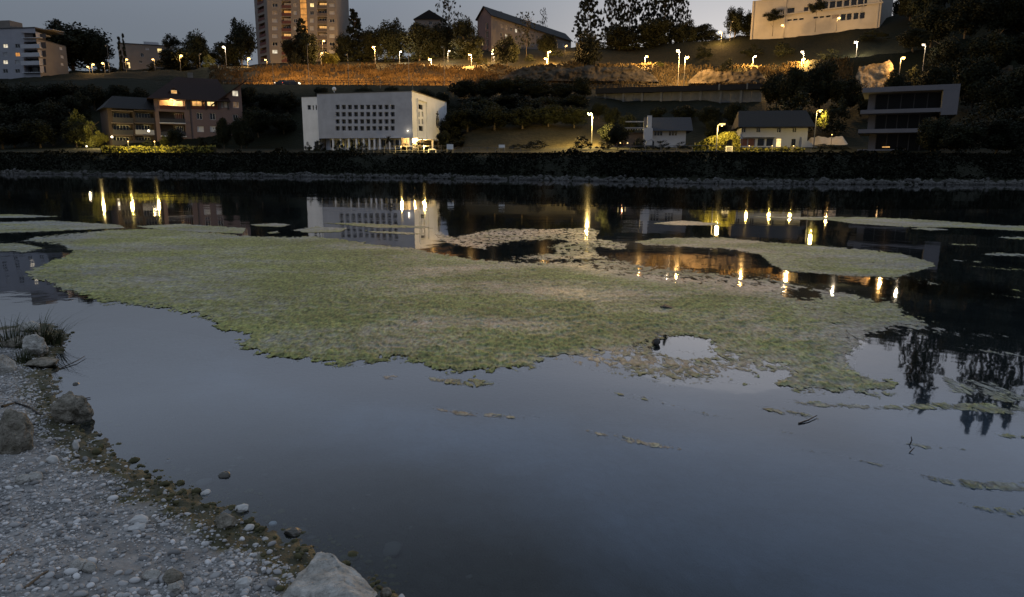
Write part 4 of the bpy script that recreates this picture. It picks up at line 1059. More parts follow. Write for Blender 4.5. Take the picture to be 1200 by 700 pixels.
for h, p, nm in hs: F.window(h, p, 'frame_white', 0, d=0.22)
for q in F.back(16): q.wall('school_render')
u0, _ = F.uv(893, 5); F.box("roof_fascia", u0, F.W + 0.6, -0.35, 16, F.H, F.H + 1.5, mat("blue_fascia", (0.10, 0.13, 0.26), 0.6))
F.box("roof", u0 - 0.4, F.W + 1, -0.8, 16.4, F.H + 1.52, F.H + 1.8, 'flat_roof')
F.box("band_cornice", F.uv(905, 20)[0], F.W + 0.4, -0.45, 0, F.H * 0.5 + 0.25, F.H * 0.5 + 0.6, 'school_render')
for k, px in enumerate((881.5, 919, 1027)):
    u, _ = F.uv(px, 30); F.box("pilaster", u - 0.25, u + 0.25, -0.25, 0, -1, F.H - 0.01, 'school_render')

# ------------------------------------------------------------------ house with the lit loggia, left bank
B = Building("riverside_house", "pink rendered house with a lit loggia under a big dark red roof", "house")
F = B.front(185, 156, 287, 164.5, 172, 115.4); B.begin(F)
log = []
for (x0, x1) in ((187, 216.5), (223.5, 240), (241.5, 255)):
    a, _ = F.uv(x0, 122); b, _ = F.uv(x1, 122); _, t0 = F.uv((x0 + x1) / 2, 128.2); _, t1 = F.uv((x0 + x1) / 2, 116.2); log.append((a, b, t0, t1, 2.2))
a, _ = F.uv(187, 140); b, _ = F.uv(216.5, 140); lo = [(a, b, F.uv(200, 143.6)[1], F.uv(200, 131)[1], 2.2), (a, b, F.uv(200, 159)[1], F.uv(200, 146)[1], 2.2)]
wn_ = [(F.rect(233.8, 136.3, 6.4, 7.6), 'glass'), (F.rect(249.2, 136.8, 6.4, 7.6), 'glass'), (F.rect(235, 151.4, 7.6, 6.8), 'shutter_white'), (F.rect(250, 151.4, 7.6, 6.8), 'shutter_white'), (F.rect(265.5, 122.5, 5.6, 7.4), 'shutter_white'), (F.rect(276.5, 123, 7, 7.4), 'lit_dim'), (F.rect(276, 138, 6, 7), 'glass'), (F.rect(260.5, 122.5, 2.6, 7.4), 'glass'), (F.rect(205, 166, 8, 9), 'glass'), (F.rect(218.5, 168, 3, 8), 'shutter_white')]
F.wall('plaster_pink', log + lo + [h for h, p in wn_])
for h, p in wn_: F.window(h, p, 'frame_white', 1)
for i, h in enumerate(log):
    F.recess(h, 'plaster_cream', 2.2); u0, u1, w0, w1 = h[:4]
    F.box("loggia_parapet", u0, u1, -0.08, 0.05, w0, w0 + 0.75, 'parapet_red')
    if i == 0: F.window((u0 + 2.9, u1 - 0.25, w0 + 0.1, w1 - 0.2), 'lit_yellow', 'frame_white', 2, d=2.05, name="balcony_door")
    else: F.window((u0 + 0.35, u1 - 0.5, w0 + 0.1, w1 - 0.2), 'lit_yellow' if i == 2 else 'lit_warm', 'frame_white', 1, d=2.05, name="balcony_door")
    lamp_light("loggia_lamp", B.root, Vector(((u0 + u1) / 2, 0.9, w1 - 0.3)), (1100, 1000, 800)[i], (1.0, 0.50, 0.16), 0.1)
for i, h in enumerate(lo):
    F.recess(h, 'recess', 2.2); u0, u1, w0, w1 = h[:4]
    F.box("balcony_parapet", u0, u1, -0.08, 0.05, w0 - 0.1, w0 + 0.8, 'frame_dark'); F.box("balcony_slab", u0 - 0.1, u1 + 0.1, -0.5, -0.09, w0 - 0.3, w0 - 0.05, 'plaster_white')
    F.window((u0 + 3.2, u1 - 0.3, w0 + 0.1, w1 - 0.2), 'glass' if i else 'lit_red', 'frame_white', 3, d=2.05, name="balcony_door")
F.box("downpipe", F.uv(223.0, 140)[0], F.uv(223.8, 140)[0], -0.14, -0.01, 0, F.H, 'frame_dark')
for px in (219, 222, 241, 255.8, 267): 
    u, _ = F.uv(px, 122); F.box("post", u - 0.14, u + 0.14, -0.25, -0.02, F.uv(px, 128.5)[1], F.H, 'frame_dark')
sd_ = F.back(13)
sd_[0].wall('plaster_pink'); sd_[1].wall('plaster_pink'); sd_[2].wall('plaster_pink')
mb = MB(); W = F.W; zr = F.uv(232, 88)[1] - F.H; ov = 1.3
uR0, uR1 = F.uv(208, 88)[0], F.uv(258, 88)[0]
b0, b1, b2, b3 = (-ov, -ov, -0.1), (W * 0.86, -ov, -0.1), (W * 0.86, 13 + ov, -0.1), (-ov, 13 + ov, -0.1)
mb.add([b0, b1, b2, b3, (uR0, 6.5, zr), (uR1, 6.5, zr)], [(0, 1, 5, 4), (1, 2, 5), (2, 3, 4, 5), (3, 0, 4), (0, 3, 2, 1)])
F.put("roof", mb.mesh("roof", 'roof_red'), 0, F.H)
# right wing with its own gable
uG0, uG1 = F.uv(258, 110)[0], W; wG = F.uv(288, 98)[1]
mb = MB(); mb.add([(uG0, -0.02, F.H), (W, -0.02, F.H), (W, -0.02, wG - 0.3), ], [(0, 1, 2)]); F.put("gable", mb.mesh("gable", 'plaster_pink'))
h_ = (F.uv(272, 109)[0], F.uv(279, 109)[0], F.uv(276, 113)[1], F.uv(276, 106.5)[1]); F.window(h_, 'lit_white', 'frame_white', 1, d=-0.1, name="gable_window")
mb = MB(); mb.add([(uG0 - 2, -1.0, F.H - 1.1), (W + 1.2, -1.0, wG + 0.4), (W + 1.2, 14, wG + 0.4), (uG0 - 2, 14, F.H - 1.1), (uG0 - 2, -1.0, F.H - 0.8), (W + 1.2, -1.0, wG + 0.7), (W + 1.2, 14, wG + 0.7), (uG0 - 2, 14, F.H - 0.8)], [(0, 3, 2, 1), (4, 5, 6, 7), (0, 1, 5, 4), (1, 2, 6, 5), (2, 3, 7, 6), (3, 0, 4, 7)])
F.put("wing_roof", mb.mesh("wing_roof", 'roof_red'))
F.box("chimney", W * 0.42, W * 0.42 + 1.1, 7, 8.1, F.H + zr * 0.6, F.H + zr + 1.2, 'concrete')
u, w = F.uv(204, 108); mb = MB(); mb.add([(-1.5, 0, 0), (1.5, 0, 0), (0, 0, 1.5), (0, 3, 1.5)], [(0, 1, 2), (1, 3, 2), (0, 2, 3)]); F.put("dormer", mb.mesh("dormer", 'roof_red'), u, w - 0.4, 0.6)
F.window((u - 0.6, u + 0.6, w - 0.3, w + 0.45), 'lit_warm', 'frame_white', 0, d=0.52, name="dormer_window", bar=0.05)

# wing of dark balconies, left of that house
B = Building("balcony_wing", "dim low wing with two columns of dark balconies left of the pink house", "house")
F = B.front(130, 150.5, 184.5, 156, 172, 127); B.begin(F)
cells = []
for (x0, x1) in ((132.5, 156.3), (159, 181)):
    for (y0, y1) in ((143.3, 131), (157.5, 145.3), (170, 159.5)):
        cells.append((F.uv(x0, y0)[0], F.uv(x1, y0)[0], F.uv((x0 + x1) / 2, y0)[1], F.uv((x0 + x1) / 2, y1)[1], 2.0))
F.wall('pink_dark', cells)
for i, h in enumerate(cells):
    F.recess(h, 'recess', 2.0); u0, u1, w0, w1 = h[:4]
    F.box("balcony_parapet", u0, u1, -0.06, 0.05, w0 - 0.05, w0 + 0.95, 'frame_dark' if i != 4 else 'plaster_grey')
    F.box("balcony_slab", u0 - 0.1, u1 + 0.1, -0.4, -0.07, w1 + 0.02, w1 + 0.26, 'recess')
    F.window((u0 + 0.4, u1 - 0.4, w0 + 0.1, w1 - 0.2), 'glass', 'frame_white', 4, d=1.9, name="balcony_door")
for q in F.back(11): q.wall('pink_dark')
mb = MB(); W = F.W
mb.add([(-0.8, -1, 0), (W - 0.02, -1, 0), (W - 0.02, 12, 0), (-0.8, 12, 0), (2, 5.5, 3.0), (W - 0.02, 5.5, 3.0)], [(0, 1, 5, 4), (2, 3, 4, 5), (3, 0, 4), (1, 2, 5), (0, 3, 2, 1)])
F.put("roof", mb.mesh("roof", 'roof_dark'), 0, F.H + 0.05)

# ------------------------------------------------------------------ the church
B = Building("church", "grey cubic church with a window grid and an emblem on its pale side", "church")
F = B.front(374.5, 136, 484, 130, 176, 110.3); B.begin(F)
w_low = F.uv(430, 162)[1]
hs = []
for r_, cy in enumerate((125.7, 134.1, 142.5, 150.6)):
    for c_ in range(10):
        cx = 395.6 + 7.16 * c_; hs.append(F.rect(cx, cy, 4.7, 5.2))
F.wall('church_grey', hs, 0.55, ext=-w_low)
for h in hs: F.window(h, 'glass', 'metal_grey', 1, d=0.40, bar=0.06)
F.box("roof_edge", -0.05, F.W + 0.02, -0.08, 0.3, F.H, F.H + 0.16, 'metal_dark')
mb = MB(); mb.quad((0, 0, 0), (F.W, 0, 0), (F.W, 12, 0), (0, 12, 0)); F.put("soffit", mb.mesh("soffit", 'church_white'), 0, w_low, 0.0)
# recessed ground floor behind the columns
gr = Facade(B, F.P0 + F.inn * 2.4, F.P1 + F.inn * 2.4, F.z0, F.z0 + w_low)
gh = []
for k in range(9):
    u = 1.0 + k * (F.W - 4.0) / 9; gh.append((u, u + 1.35, 0.5, w_low - 0.25))
gr.wall('church_white', gh, 0.2)
for i, h in enumerate(gh): gr.window(h, 'glass', 'frame_dark', 1, d=0.1)
for px in (389.5, 398.5, 408, 417, 425.5, 432, 438, 444.5, 456, 468, 480):
    u, _ = F.uv(px, 168); F.box("column", u - 0.16, u + 0.16, 0.2, 0.55, -1.5, w_low, 'church_white')
# right side
S_ = Facade(B, F.P1.copy(), at(524, 176, 153).xy.to_3d(), F.z0, F.z1)
SH = S_.H; wl0 = S_.uv(505, 162)[1]
sq = [S_.rect(493, 125.6, 5.2, 5.6), S_.rect(493.4, 150.7, 5.2, 5.8)]
sl = [S_.rect(cx, cy, 1.7, 6) for cx in (491.2, 495.2) for cy in (134, 142.5)]
S_.wall('church_white', sq + sl, 0.3, ext=-w_low)
for h in sq + sl: S_.window(h, 'glass', 'frame_dark', 0, d=0.2, bar=0.05)
for u in (S_.uv(488.6, 130)[0], S_.uv(499.3, 130)[0]): S_.box("pilaster", u - 0.12, u + 0.12, -0.28, -0.01, w_low + 0.05, SH - 1.3, 'church_white')
S_.box("panel_head", S_.uv(488.6, 130)[0] - 0.1, S_.uv(499.3, 130)[0] + 0.1, -0.3, -0.01, SH - 1.28, SH - 1.0, 'church_white')
S_.box("roof_edge", -0.08, S_.W + 0.05, -0.08, 0.3, SH, SH + 0.16, 'metal_dark')
mb = MB(); mb.quad((0, 0, 0), (S_.W, 0, 0), (S_.W, 6, 0), (0, 6, 0)); S_.put("soffit", mb.mesh("soffit", 'church_white'), 0, w_low - 0.03)
gs2 = Facade(B, S_.P0 + S_.inn * 2.2, S_.P1 + S_.inn * 2.2, F.z0, F.z0 + w_low); gs2.wall('plaster_cream', [(6, 8.2, 0.1, 2.4), (11, 13, 0.1, 2.4)])
for h in ((6, 8.2, 0.1, 2.4), (11, 13, 0.1, 2.4)): gs2.window(h, 'lit_warm', 'frame_dark', 1, d=0.1, name="entrance_door")
for u in (0.5, 7, 14, 21): S_.box("column", u - 0.18, u + 0.18, 0.25, 0.6, -1.5, w_low, 'church_white')
lamp_light("porch_lamp", B.root, B.inv @ (S_.MW @ Vector((9.0, 1.2, w_low - 0.5))), 900, (1.0, 0.62, 0.20), 0.15)
lamp_light("porch_lamp", B.root, B.inv @ (S_.MW @ Vector((2.2, 0.6, w_low - 0.5))), 420, (1.0, 0.62, 0.20), 0.15)
# emblem: a cross rising over an oval of water lines
eu, ew = S_.uv(512.3, 140); mb = MB(); t = 0.10
_, et = S_.uv(512.3, 129.3); _, eb = S_.uv(512.3, 148.8)
hh = (et - eb); mb.box(-0.11, 0.11, -t, 0, -hh / 2, hh / 2); mb.box(-0.85, -0.112, -t, 0, hh * 0.28, hh * 0.28 + 0.24); mb.box(0.112, 0.85, -t, 0, hh * 0.28, hh * 0.28 + 0.24)
em = S_.put("emblem", mb.mesh("emblem", 'metal_dark'), eu, ew, -0.01)
for s_ in (-1, 1):
    for rr_ in (1.0, 0.62):
        mb = MB(); pts = [(s_ * (0.22 + 0.72 * rr_ * math.sin(a)), -0.08, -hh * 0.14 - hh * 0.36 * rr_ * math.cos(a)) for a in np.linspace(0.15, 2.6, 10)]
        mb.tube(pts, [0.06] * 10, 5); B.add("water_line", mb.mesh("water_line", 'metal_dark'), Matrix(), em)
bk = Facade(B, S_.P1.copy(), S_.P1 - F.dir * F.W, F.z0, F.z1); bk.wall('church_grey')
Facade(B, bk.P1.copy(), F.P0.copy(), F.z0, F.z1).wall('church_grey')
mb = MB(); inv = F.MW.inverted(); q = [inv @ Vector((p.x, p.y, F.z1 + 0.01)) for p in (F.P0, S_.P0, S_.P1, bk.P1)]
mb.quad(*q); B.add("flat_roof", mb.mesh("flat_roof", 'flat_roof'), F.MW)
u, w = F.uv(389, 108); mb = MB(); mb.ball((0, 0, 0.4), 0.4, 8, 5); mb.tube([(0, 0, -0.5), (0, 0, 0.2)], [0.1, 0.1], 6); F.put("roof_dome", mb.mesh("roof_dome", 'white_paint'), u, F.H + 0.5, 0.8)
mb = MB(); mb.tube([(0, 0, 0), (0, 0, 1.6)], [0.05, 0.03], 5); F.put("roof_pipe", mb.mesh("roof_pipe", 'metal_grey'), F.uv(481, 105)[0], F.H, 1.0)
mb = MB(); mb.ball((0, 0, 0), 0.12, 8, 5); wl_o = F.put("wall_lamp", mb.mesh("wall_lamp", 'lamp_white'), F.uv(478.5, 153.5)[0], F.uv(478.5, 153.5)[1], -0.25)
lamp_light("wall_lamp_light", wl_o, (0, -0.35, 0.0), 12, (1.0, 0.85, 0.6), 0.1)
# annex on the left
A = Facade(B, at(356.5, 176, 137.5).xy.to_3d(), at(375.6, 176, 136.4).xy.to_3d(), F.z0, at(357, 114.2, 137.5).z)
ah = [A.rect(362.3, 126, 3.8, 5.2), A.rect(367.1, 126.2, 1.5, 5.4), A.rect(370.6, 126.2, 1.5, 5.4), A.rect(371, 170, 5, 8)]
A.wall('church_white', ah)
for h in ah: A.window(h, 'glass', 'frame_dark', 0, d=0.15, bar=0.05)
for q in A.back(14)[1:]: q.wall('church_white')
A.box("annex_roof", -0.05, A.W - 0.03, -0.05, 14, A.H, A.H + 0.14, 'flat_roof')

# ------------------------------------------------------------------ house with the slate roof
B = Building("slate_roof_house", "small white house under a dark slate roof with a white chimney", "house")
F = B.front(758.3, 113, 803, 112, 174, 152.6); B.begin(F)
hs = []
for cx in (771.5, 788.6):
    for dx in (-3.4, 0.0, 3.4): hs.append(F.rect(cx + dx, 156.5, 2.7, 5.0))
hs.append(F.rect(764, 169, 5, 9))
F.wall('plaster_white', hs)
for i, h in enumerate(hs): F.window(h, 'glass', 'frame_dark', 0, bar=0.05)
for q in F.back(9): q.wall('plaster_white')
mb = MB(); W = F.W; zt = F.uv(780, 135.5)[1] - F.H
mb.add([(-0.6, -0.9, -0.15), (W + 1.0, -0.9, -0.15), (W + 1.0, 4.5, zt), (-0.6, 4.5, zt), (-0.6, 9.9, -0.15), (W + 1.0, 9.9, -0.15)], [(0, 1, 2, 3), (3, 2, 5, 4), (0, 3, 4), (1, 5, 2), (0, 4, 5, 1)])
F.put("roof", mb.mesh("roof", 'roof_blue'), 0, F.H)
u0, u1, w0, w1 = F.rect(761.2, 140, 5.4, 8.5); F.box("chimney", u0, u1, -0.4, 0.5, F.H + 0.3, w1, 'plaster_white'); F.box("chimney_shoulder", u0 - 0.5, u1 + 0.2, -0.95, 0.6, F.H - 2.4, F.H + 0.25, 'plaster_white')
# lean-to with slatted sun roof
u0 = F.uv(716, 150)[0]; mb = MB()
F.box("side_wing", u0, -0.05, 1.5, 8, -1.5, F.uv(730, 156)[1], 'recess')
F.box("awning_edge", F.uv(731, 150)[0], -0.6, -0.1, 0.15, F.uv(740, 150.6)[1], F.uv(740, 149.6)[1], 'plaster_grey')
F.box("roof_edge", F.uv(733, 142)[0], -0.65, 1.2, 1.45, F.uv(745, 142.8)[1], F.uv(745, 141.6)[1], 'plaster_grey')
for k in range(7):
    u = F.uv(735 + 3 * k, 153)[0]; F.box("sun_slat", u, u + 0.12, -0.05, 1.4, F.uv(740, 152.2)[1], F.uv(740, 151.4)[1], 'plaster_grey')
F.box("wing_roof", u0 - 0.3, -0.3, 1.2, 8.4, F.uv(730, 156)[1] + 0.01, F.uv(730, 154.6)[1], 'roof_blue')

# ------------------------------------------------------------------ white house with the conservatory
B = Building("conservatory_house", "white house with a glazed ground floor and one glowing door beside the arched hedge", "house")
F = B.front(869, 118, 945, 116, 175, 149.5); B.begin(F)
hs = [(F.rect(cx, 152.8, 5, 5.8), 'glass', 1) for cx in (871.5, 888.6, 912.8, 931)]
gl_ = [(F.rect(cx, 167, 8.6, 9.5), p, 1) for cx, p in ((872, 'lit_red'), (880.6, 'lit_red'), (891.6, 'glass'), (902, 'glass'))]
dr = [(F.rect(912.6, 167.5, 6.6, 10.5), 'lit_yellow', 0), (F.rect(929.8, 167, 5, 8), 'glass', 1)]
F.wall('plaster_white', [h for h, p, k in hs + gl_ + dr])
for h, p, k in hs: F.window(h, p, 'frame_white', k)
for h, p, k in gl_: F.window(h, p, 'frame_white', 0, name="conservatory_pane", d=0.1)
F.window(dr[0][0], 'lit_yellow', 'frame_white', 0, name="glass_door"); F.window(dr[1][0], 'glass', 'frame_dark', 1)
for q in F.back(9): q.wall('plaster_white')
u0, u1 = F.uv(868, 160)[0], F.uv(908.5, 160)[0]; F.box("conservatory_roof", 0.02, u1, -0.6, -0.01, F.uv(890, 161.2)[1], F.uv(890, 160.2)[1], 'plaster_white')
mb = MB(); W = F.W; zt = 3.0
mb.add([(-0.9, -1.2, 0), (W + 0.9, -1.2, 0), (W + 0.4, 4.5, zt), (-0.4, 4.5, zt), (-0.9, 10, 0), (W + 0.9, 10, 0)], [(0, 1, 2, 3), (3, 2, 5, 4), (0, 3, 4), (1, 5, 2), (0, 4, 5, 1)])
F.put("roof", mb.mesh("roof", 'roof_dark'), 0, F.H + 0.02)
u = F.uv(937, 170)[0]
for k in range(6): F.box("outside_step", u + k * 0.42, u + 0.41 + k * 0.42, -1.4, -0.05, -0.6, 1.9 - 0.3 * k, 'plaster_white')

# ------------------------------------------------------------------ modern villa
B = Building("modern_villa", "modern villa with stacked white slabs framing dark glass floors", "villa")
F = B.front(1010, 97, 1114.5, 92, 181, 103.4); B.begin(F)
def zz(py, px=1050): return F.uv(px, py)[1]
W = F.W
S1 = (F.uv(1011.5, 105)[0], W, zz(109, 1040), zz(103.2, 1040)); F.box("roof_slab", S1[0], S1[1], -1.5, 9, S1[2], S1[3], 'villa_grey')
u1b = F.uv(1102, 130)[0]
F.box("upper_slab", F.uv(1008.8, 131)[0], u1b - 0.01, -1.5, 9, zz(133.4), zz(128.9), 'villa_grey')
F.box("lower_slab", F.uv(1006.2, 154)[0], F.uv(1085, 154)[0], -1.5, 9, zz(156.2), zz(151.6), 'villa_grey')
F.box("side_pier", u1b, W, -1.49, 8.9, zz(137), S1[2] - 0.003, 'villa_grey')
F.box("terrace_wall", F.uv(1005, 178)[0], F.uv(1061, 178)[0], -2.2, -1.9, zz(181.5), zz(177.6), 'concrete'); F.box("terrace_coping", F.uv(1005, 178)[0], F.uv(1061, 178)[0], -2.28, -1.82, zz(176.6) - 0.05, zz(175.4), 'villa_grey')
for k, (ya, yb) in enumerate(((128.9, 109), (151.6, 133.4), (181, 156.2))):
    uL, uR = F.uv(1016, ya)[0], (u1b if k == 0 else F.uv(1090, ya)[0]); z0, z1 = zz(ya) + 0.003, zz(yb) - 0.003
    n_ = 5
    for j in range(n_):
        a, b = uL + 0.9 + (uR - uL - 0.9) * j / n_, uL + 0.9 + (uR - uL - 0.9) * (j + 1) / n_
        F.window((a, b, z0, z1), 'glass_villa', 'frame_dark', 0, d=1.2, name="glass_wall")
    F.box("wall", uL, uL + 0.88, 1.2, 8, z0, z1, 'villa_grey')
    F.box("back_wall", uL, uR, 8.05, 8.3, z0, z1, 'villa_grey')
mb = MB(); mb.box(0, 0.9, 0, 0.25, 0, 0.14); F.put("table_light", mb.mesh("table_light", 'lit_warm'), F.uv(1034, 172)[0], zz(173.2), -0.9)
lamp_light("terrace_light", B.root, (F.uv(1036, 170)[0], -0.7, zz(168)), 1.5, (1.0, 0.6, 0.25), 0.1)
# ================================================================== retaining wall under the road, guard rails, rock walls
def terr_at(px, r):   # terrain row point at a picture column
    i = int(np.clip(np.searchsorted(COLS, px), 1, len(COLS) - 1)); k = (px - COLS[i - 1]) / 8.0
    return Vector(TV[i - 1, r] * (1 - k) + TV[i, r] * k)
def along(px0, px1, D0, D1, py0, py1, n):
    return [at(px0 + (px1 - px0) * t, py0 + (py1 - py0) * t, D0 + (D1 - D0) * t) for t in np.linspace(0, 1, n)]
def frame_on(P0, P1):
    d = (P1 - P0); yaw = math.atan2(d.y, d.x); return Matrix.Translation(P0) @ Matrix.Rotation(yaw, 4, 'Z'), d.xy.length
Pa, Pb = at(698, 117, 172), at(892, 121, 160)
MW_, Lw = frame_on(Pa, Pb)
ret = thing("retaining_wall", "long grey concrete wall with dark beam under the hill road, above the slate roof", "wall", Pa, math.atan2((Pb - Pa).y, (Pb - Pa).x))
mb = MB(); mb.box(0, Lw, -0.4, 3.5, 1.35, 2.6); link("road_beam", mb.mesh("road_beam", mat("dark_concrete", (0.012, 0.012, 0.014), 0.9, 0.2)), ret)
n_ = 17
for k in range(n_):
    a, b = Lw * k / n_, Lw * (k + 1) / n_; lo = -2.0 - 0.35 * math.sin(k * 1.7)
    mb = MB(); mb.box(0.03, b - a - 0.03, 0.6 + 0.05 * (k % 3), 1.2, lo, 1.33); link("wall_panel", mb.mesh("wall_panel", 'concrete'), ret, loc=(a, 0, 0))
    if k % 2: 
        mb = MB(); mb.box(-0.25, 0.25, 0.0, 0.55, lo - 0.6, 1.34); link("pier", mb.mesh("pier", 'concrete'), ret, loc=(a, 0, 0))
for k in range(2):
    mb = MB(); mb.box(0, 0.35, 0, 0.3, 0, 1.35); link("beam_block", mb.mesh("beam_block", 'concrete'), ret, loc=(Lw * (0.75 + 0.16 * k), -0.72, 1.4))

def rail_fence(name, label, pts, post_h, post_w, rails, gap, m, cat="fence", group=None, rail_t=0.06, skip=()):
    o0 = pts[0]; root = thing(name, label, cat, o0, 0, group)
    mbp = MB(); mbp.box(-post_w / 2, post_w / 2, -post_w / 2, post_w / 2, -0.5, post_h); pm = mbp.mesh("post", m)
    tot = sum((pts[i + 1] - pts[i]).length for i in range(len(pts) - 1)); n = max(2, int(tot / gap))
    cum = [0]
    for i in range(len(pts) - 1): cum.append(cum[-1] + (pts[i + 1] - pts[i]).length)
    def pos(s):
        i = max(0, min(len(pts) - 2, int(np.searchsorted(cum, s) - 1))); t = (s - cum[i]) / (cum[i + 1] - cum[i]); return pts[i].lerp(pts[i + 1], t)
    P = [pos(tot * k / n) - o0 for k in range(n + 1)]
    for q in P: link("post", pm, root, loc=q)
    for rz in rails:
        mb = MB()
        for i in range(0, len(P) - 1):
            a, b = P[i] + Vector((0, -post_w * 0.6, rz)), P[i + 1] + Vector((0, -post_w * 0.6, rz)); t = Vector((0, 0, rail_t))
            mb.add([a, b, b + t, a + t, a + Vector((0, 0.05, 0)), b + Vector((0, 0.05, 0)), b + t + Vector((0, 0.05, 0)), a + t + Vector((0, 0.05, 0))], [(0, 1, 2, 3), (7, 6, 5, 4), (3, 2, 6, 7), (0, 4, 5, 1)])
        link("rail", mb.mesh("rail", m), root)
    return root
rail_pts = lambda x0, x1, off=0.0: [terr_at(px, 11) + Vector((0, -0.3 + off, 0.05)) for px in np.arange(x0, x1 + 1, 10)]
rail_fence("guard_rail", "low metal guard rail along the hill road above the church", rail_pts(262, 590), 1.1, 0.14, (0.55, 0.98), 2.0, 'metal_dark', "railing", "guard rails of the hill road", 0.12)
rail_fence("guard_rail", "metal guard rail on top of the long grey concrete wall", rail_pts(640, 900), 1.1, 0.12, (0.5, 0.98), 1.9, 'metal_dark', "railing", "guard rails of the hill road", 0.10)

# rough stone walls cut into the slope
def rock_wall(name, label, px0, px1, D0, D1, py_t0, py_t1, py_b0, py_b1, seed, m='hill_rock', rough=1.0):
    nu, nv = int((px1 - px0) * 1.2), 26
    V = []
    for j in range(nv):
        for i in range(nu):
            t, s = i / (nu - 1), j / (nv - 1); px = px0 + (px1 - px0) * t; D = D0 + (D1 - D0) * t
            top = py_t0 + (py_t1 - py_t0) * t; bot = py_b0 + (py_b1 - py_b0) * t
            e_ = min(1.0, t * 7, (1 - t) * 7) ** 0.6; top += 4.5 * mnoise.noise(Vector((px * 0.05, seed, 0))) + 2.0 * mnoise.noise(Vector((px * 0.19, seed, 3))); top = bot + 2 + (top - bot - 2) * e_; bot += 1.5
            p = at(px, bot + (top - bot) * s, D)
            q = Vector((p.x * 0.3, p.z * 0.5, seed)); d = mnoise.fractal(q, 0.9, 2.0, 5) * 0.9 * rough + s * 1.6
            V.append((p.x, p.y + d - 1.2, p.z))
    V = np.array(V); o = link(name, np_mesh(name, V, grid_faces(nv, nu), m)); return tag(o, label, "rock wall")
rock_wall("rock_wall", "broken pale rock wall cut into the slope below the long gabled block", 586, 772, 203, 196, 79, 77, 93, 95, 1.0)
rock_wall("rock_wall", "darker rough rock wall right of the white street lamps on the slope", 806, 900, 192, 184, 84, 82, 97, 96, 2.0)
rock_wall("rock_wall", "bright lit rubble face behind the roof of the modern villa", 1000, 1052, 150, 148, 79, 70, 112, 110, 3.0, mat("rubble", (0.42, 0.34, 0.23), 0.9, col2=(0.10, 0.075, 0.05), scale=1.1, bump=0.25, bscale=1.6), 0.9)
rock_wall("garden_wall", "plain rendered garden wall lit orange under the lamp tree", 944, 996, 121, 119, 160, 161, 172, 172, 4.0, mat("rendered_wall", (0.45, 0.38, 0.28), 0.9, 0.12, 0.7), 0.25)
rock_wall("rock_wall", "small lit patch of rock between dark trees at the far right", 1168, 1192, 150, 150, 80, 76, 100, 100, 5.0)

# ================================================================== plants
def leaf_mass(rg, centres, radii, per, size, shell=0.55, flat=1.0, droop=0.0):
    C0 = np.repeat(centres, per, 0); R0 = np.repeat(radii, per)
    n = len(C0); d = rg.normal(size=(n, 3)); d /= np.linalg.norm(d, axis=1)[:, None]
    P = C0 + d * (R0 * (shell + (1 - shell) * rg.random(n)) )[:, None] * np.array([1, 1, flat])
    a = rg.normal(size=(n, 3)); a /= np.linalg.norm(a, axis=1)[:, None]; b = np.cross(a, d + 0.3 * rg.normal(size=(n, 3))); b /= (np.linalg.norm(b, axis=1)[:, None] + 1e-9)
    s = size * rg.uniform(0.6, 1.35, n)[:, None]; a = a * s; b = b * s * 0.7
    V = np.stack([P - a, P - b * 0.9, P + a, P + b], 1).reshape(-1, 3); F = np.arange(n * 4).reshape(-1, 4); return V, F
def crown_broad(seed, squash=1.0, n=46, per=190, size=0.021, low=0.03):
    rg = np.random.default_rng(seed); c = []; r = []
    while len(c) < n:
        p = rg.uniform(-1, 1, 3)
        if np.linalg.norm(p) > 1: continue
        k = 0.30 + 0.16 * rg.random()
        wz = 0.5 + p[2] * 0.36
        c.append((p[0] * 0.36 * (1 - 0.25 * max(0, p[2])), p[1] * 0.36, low + (1 - low) * wz)); r.append(0.10 + 0.09 * rg.random())
    return leaf_mass(rg, np.array(c), np.array(r), per, size, 0.45)
def crown_bush(seed, n=22, per=80):
    rg = np.random.default_rng(seed); c = []; r = []
    for _ in range(n):
        a = rg.uniform(0, 6.28); q = math.sqrt(rg.random()) * 0.38; h = rg.uniform(0.08, 0.86) * (1 - (q / 0.5) ** 2)
        c.append((q * math.cos(a), q * math.sin(a), h)); r.append(rg.uniform(0.10, 0.18))
    return leaf_mass(rg, np.array(c), np.array(r), per, 0.028, 0.4)
def crown_conifer(seed, tiers=20, per=22, spread=1.0, gap=0.0):
    rg = np.random.default_rng(seed); c = []; r = []
    for t in range(tiers):
        z = 0.06 + 0.92 * t / tiers; rad = (1 - z) ** 0.85 * 0.46 * spread + 0.02
        m = max(4, int(15 * (1 - z) + 3))
        for k in range(m):
            if rg.random() < gap: continue
            a = rg.uniform(0, 6.28); q = rad * rg.uniform(0.35, 1.0); c.append((q * math.cos(a), q * math.sin(a), z - 0.06 * q / 0.46)); r.append(0.05 + 0.09 * (1 - z))
    return leaf_mass(rg, np.array(c), np.array(r), per, 0.03, 0.2, 0.4)
def crown_tall(seed):  # loose tall crown with sky gaps
    rg = np.random.default_rng(seed); c = []; r = []
    for _ in range(320):
        z = rg.uniform(0.03, 0.99); a = rg.uniform(0, 6.28); w = 0.42 * math.sin(math.pi * min(1, z * 0.95 + 0.12)) ** 0.6 + 0.04; q = w * rg.uniform(0.2, 1)
        c.append((q * math.cos(a), q * math.sin(a), z)); r.append(rg.uniform(0.015, 0.065))
    return leaf_mass(rg, np.array(c), np.array(r), 34, 0.019, 0.2, 0.45)
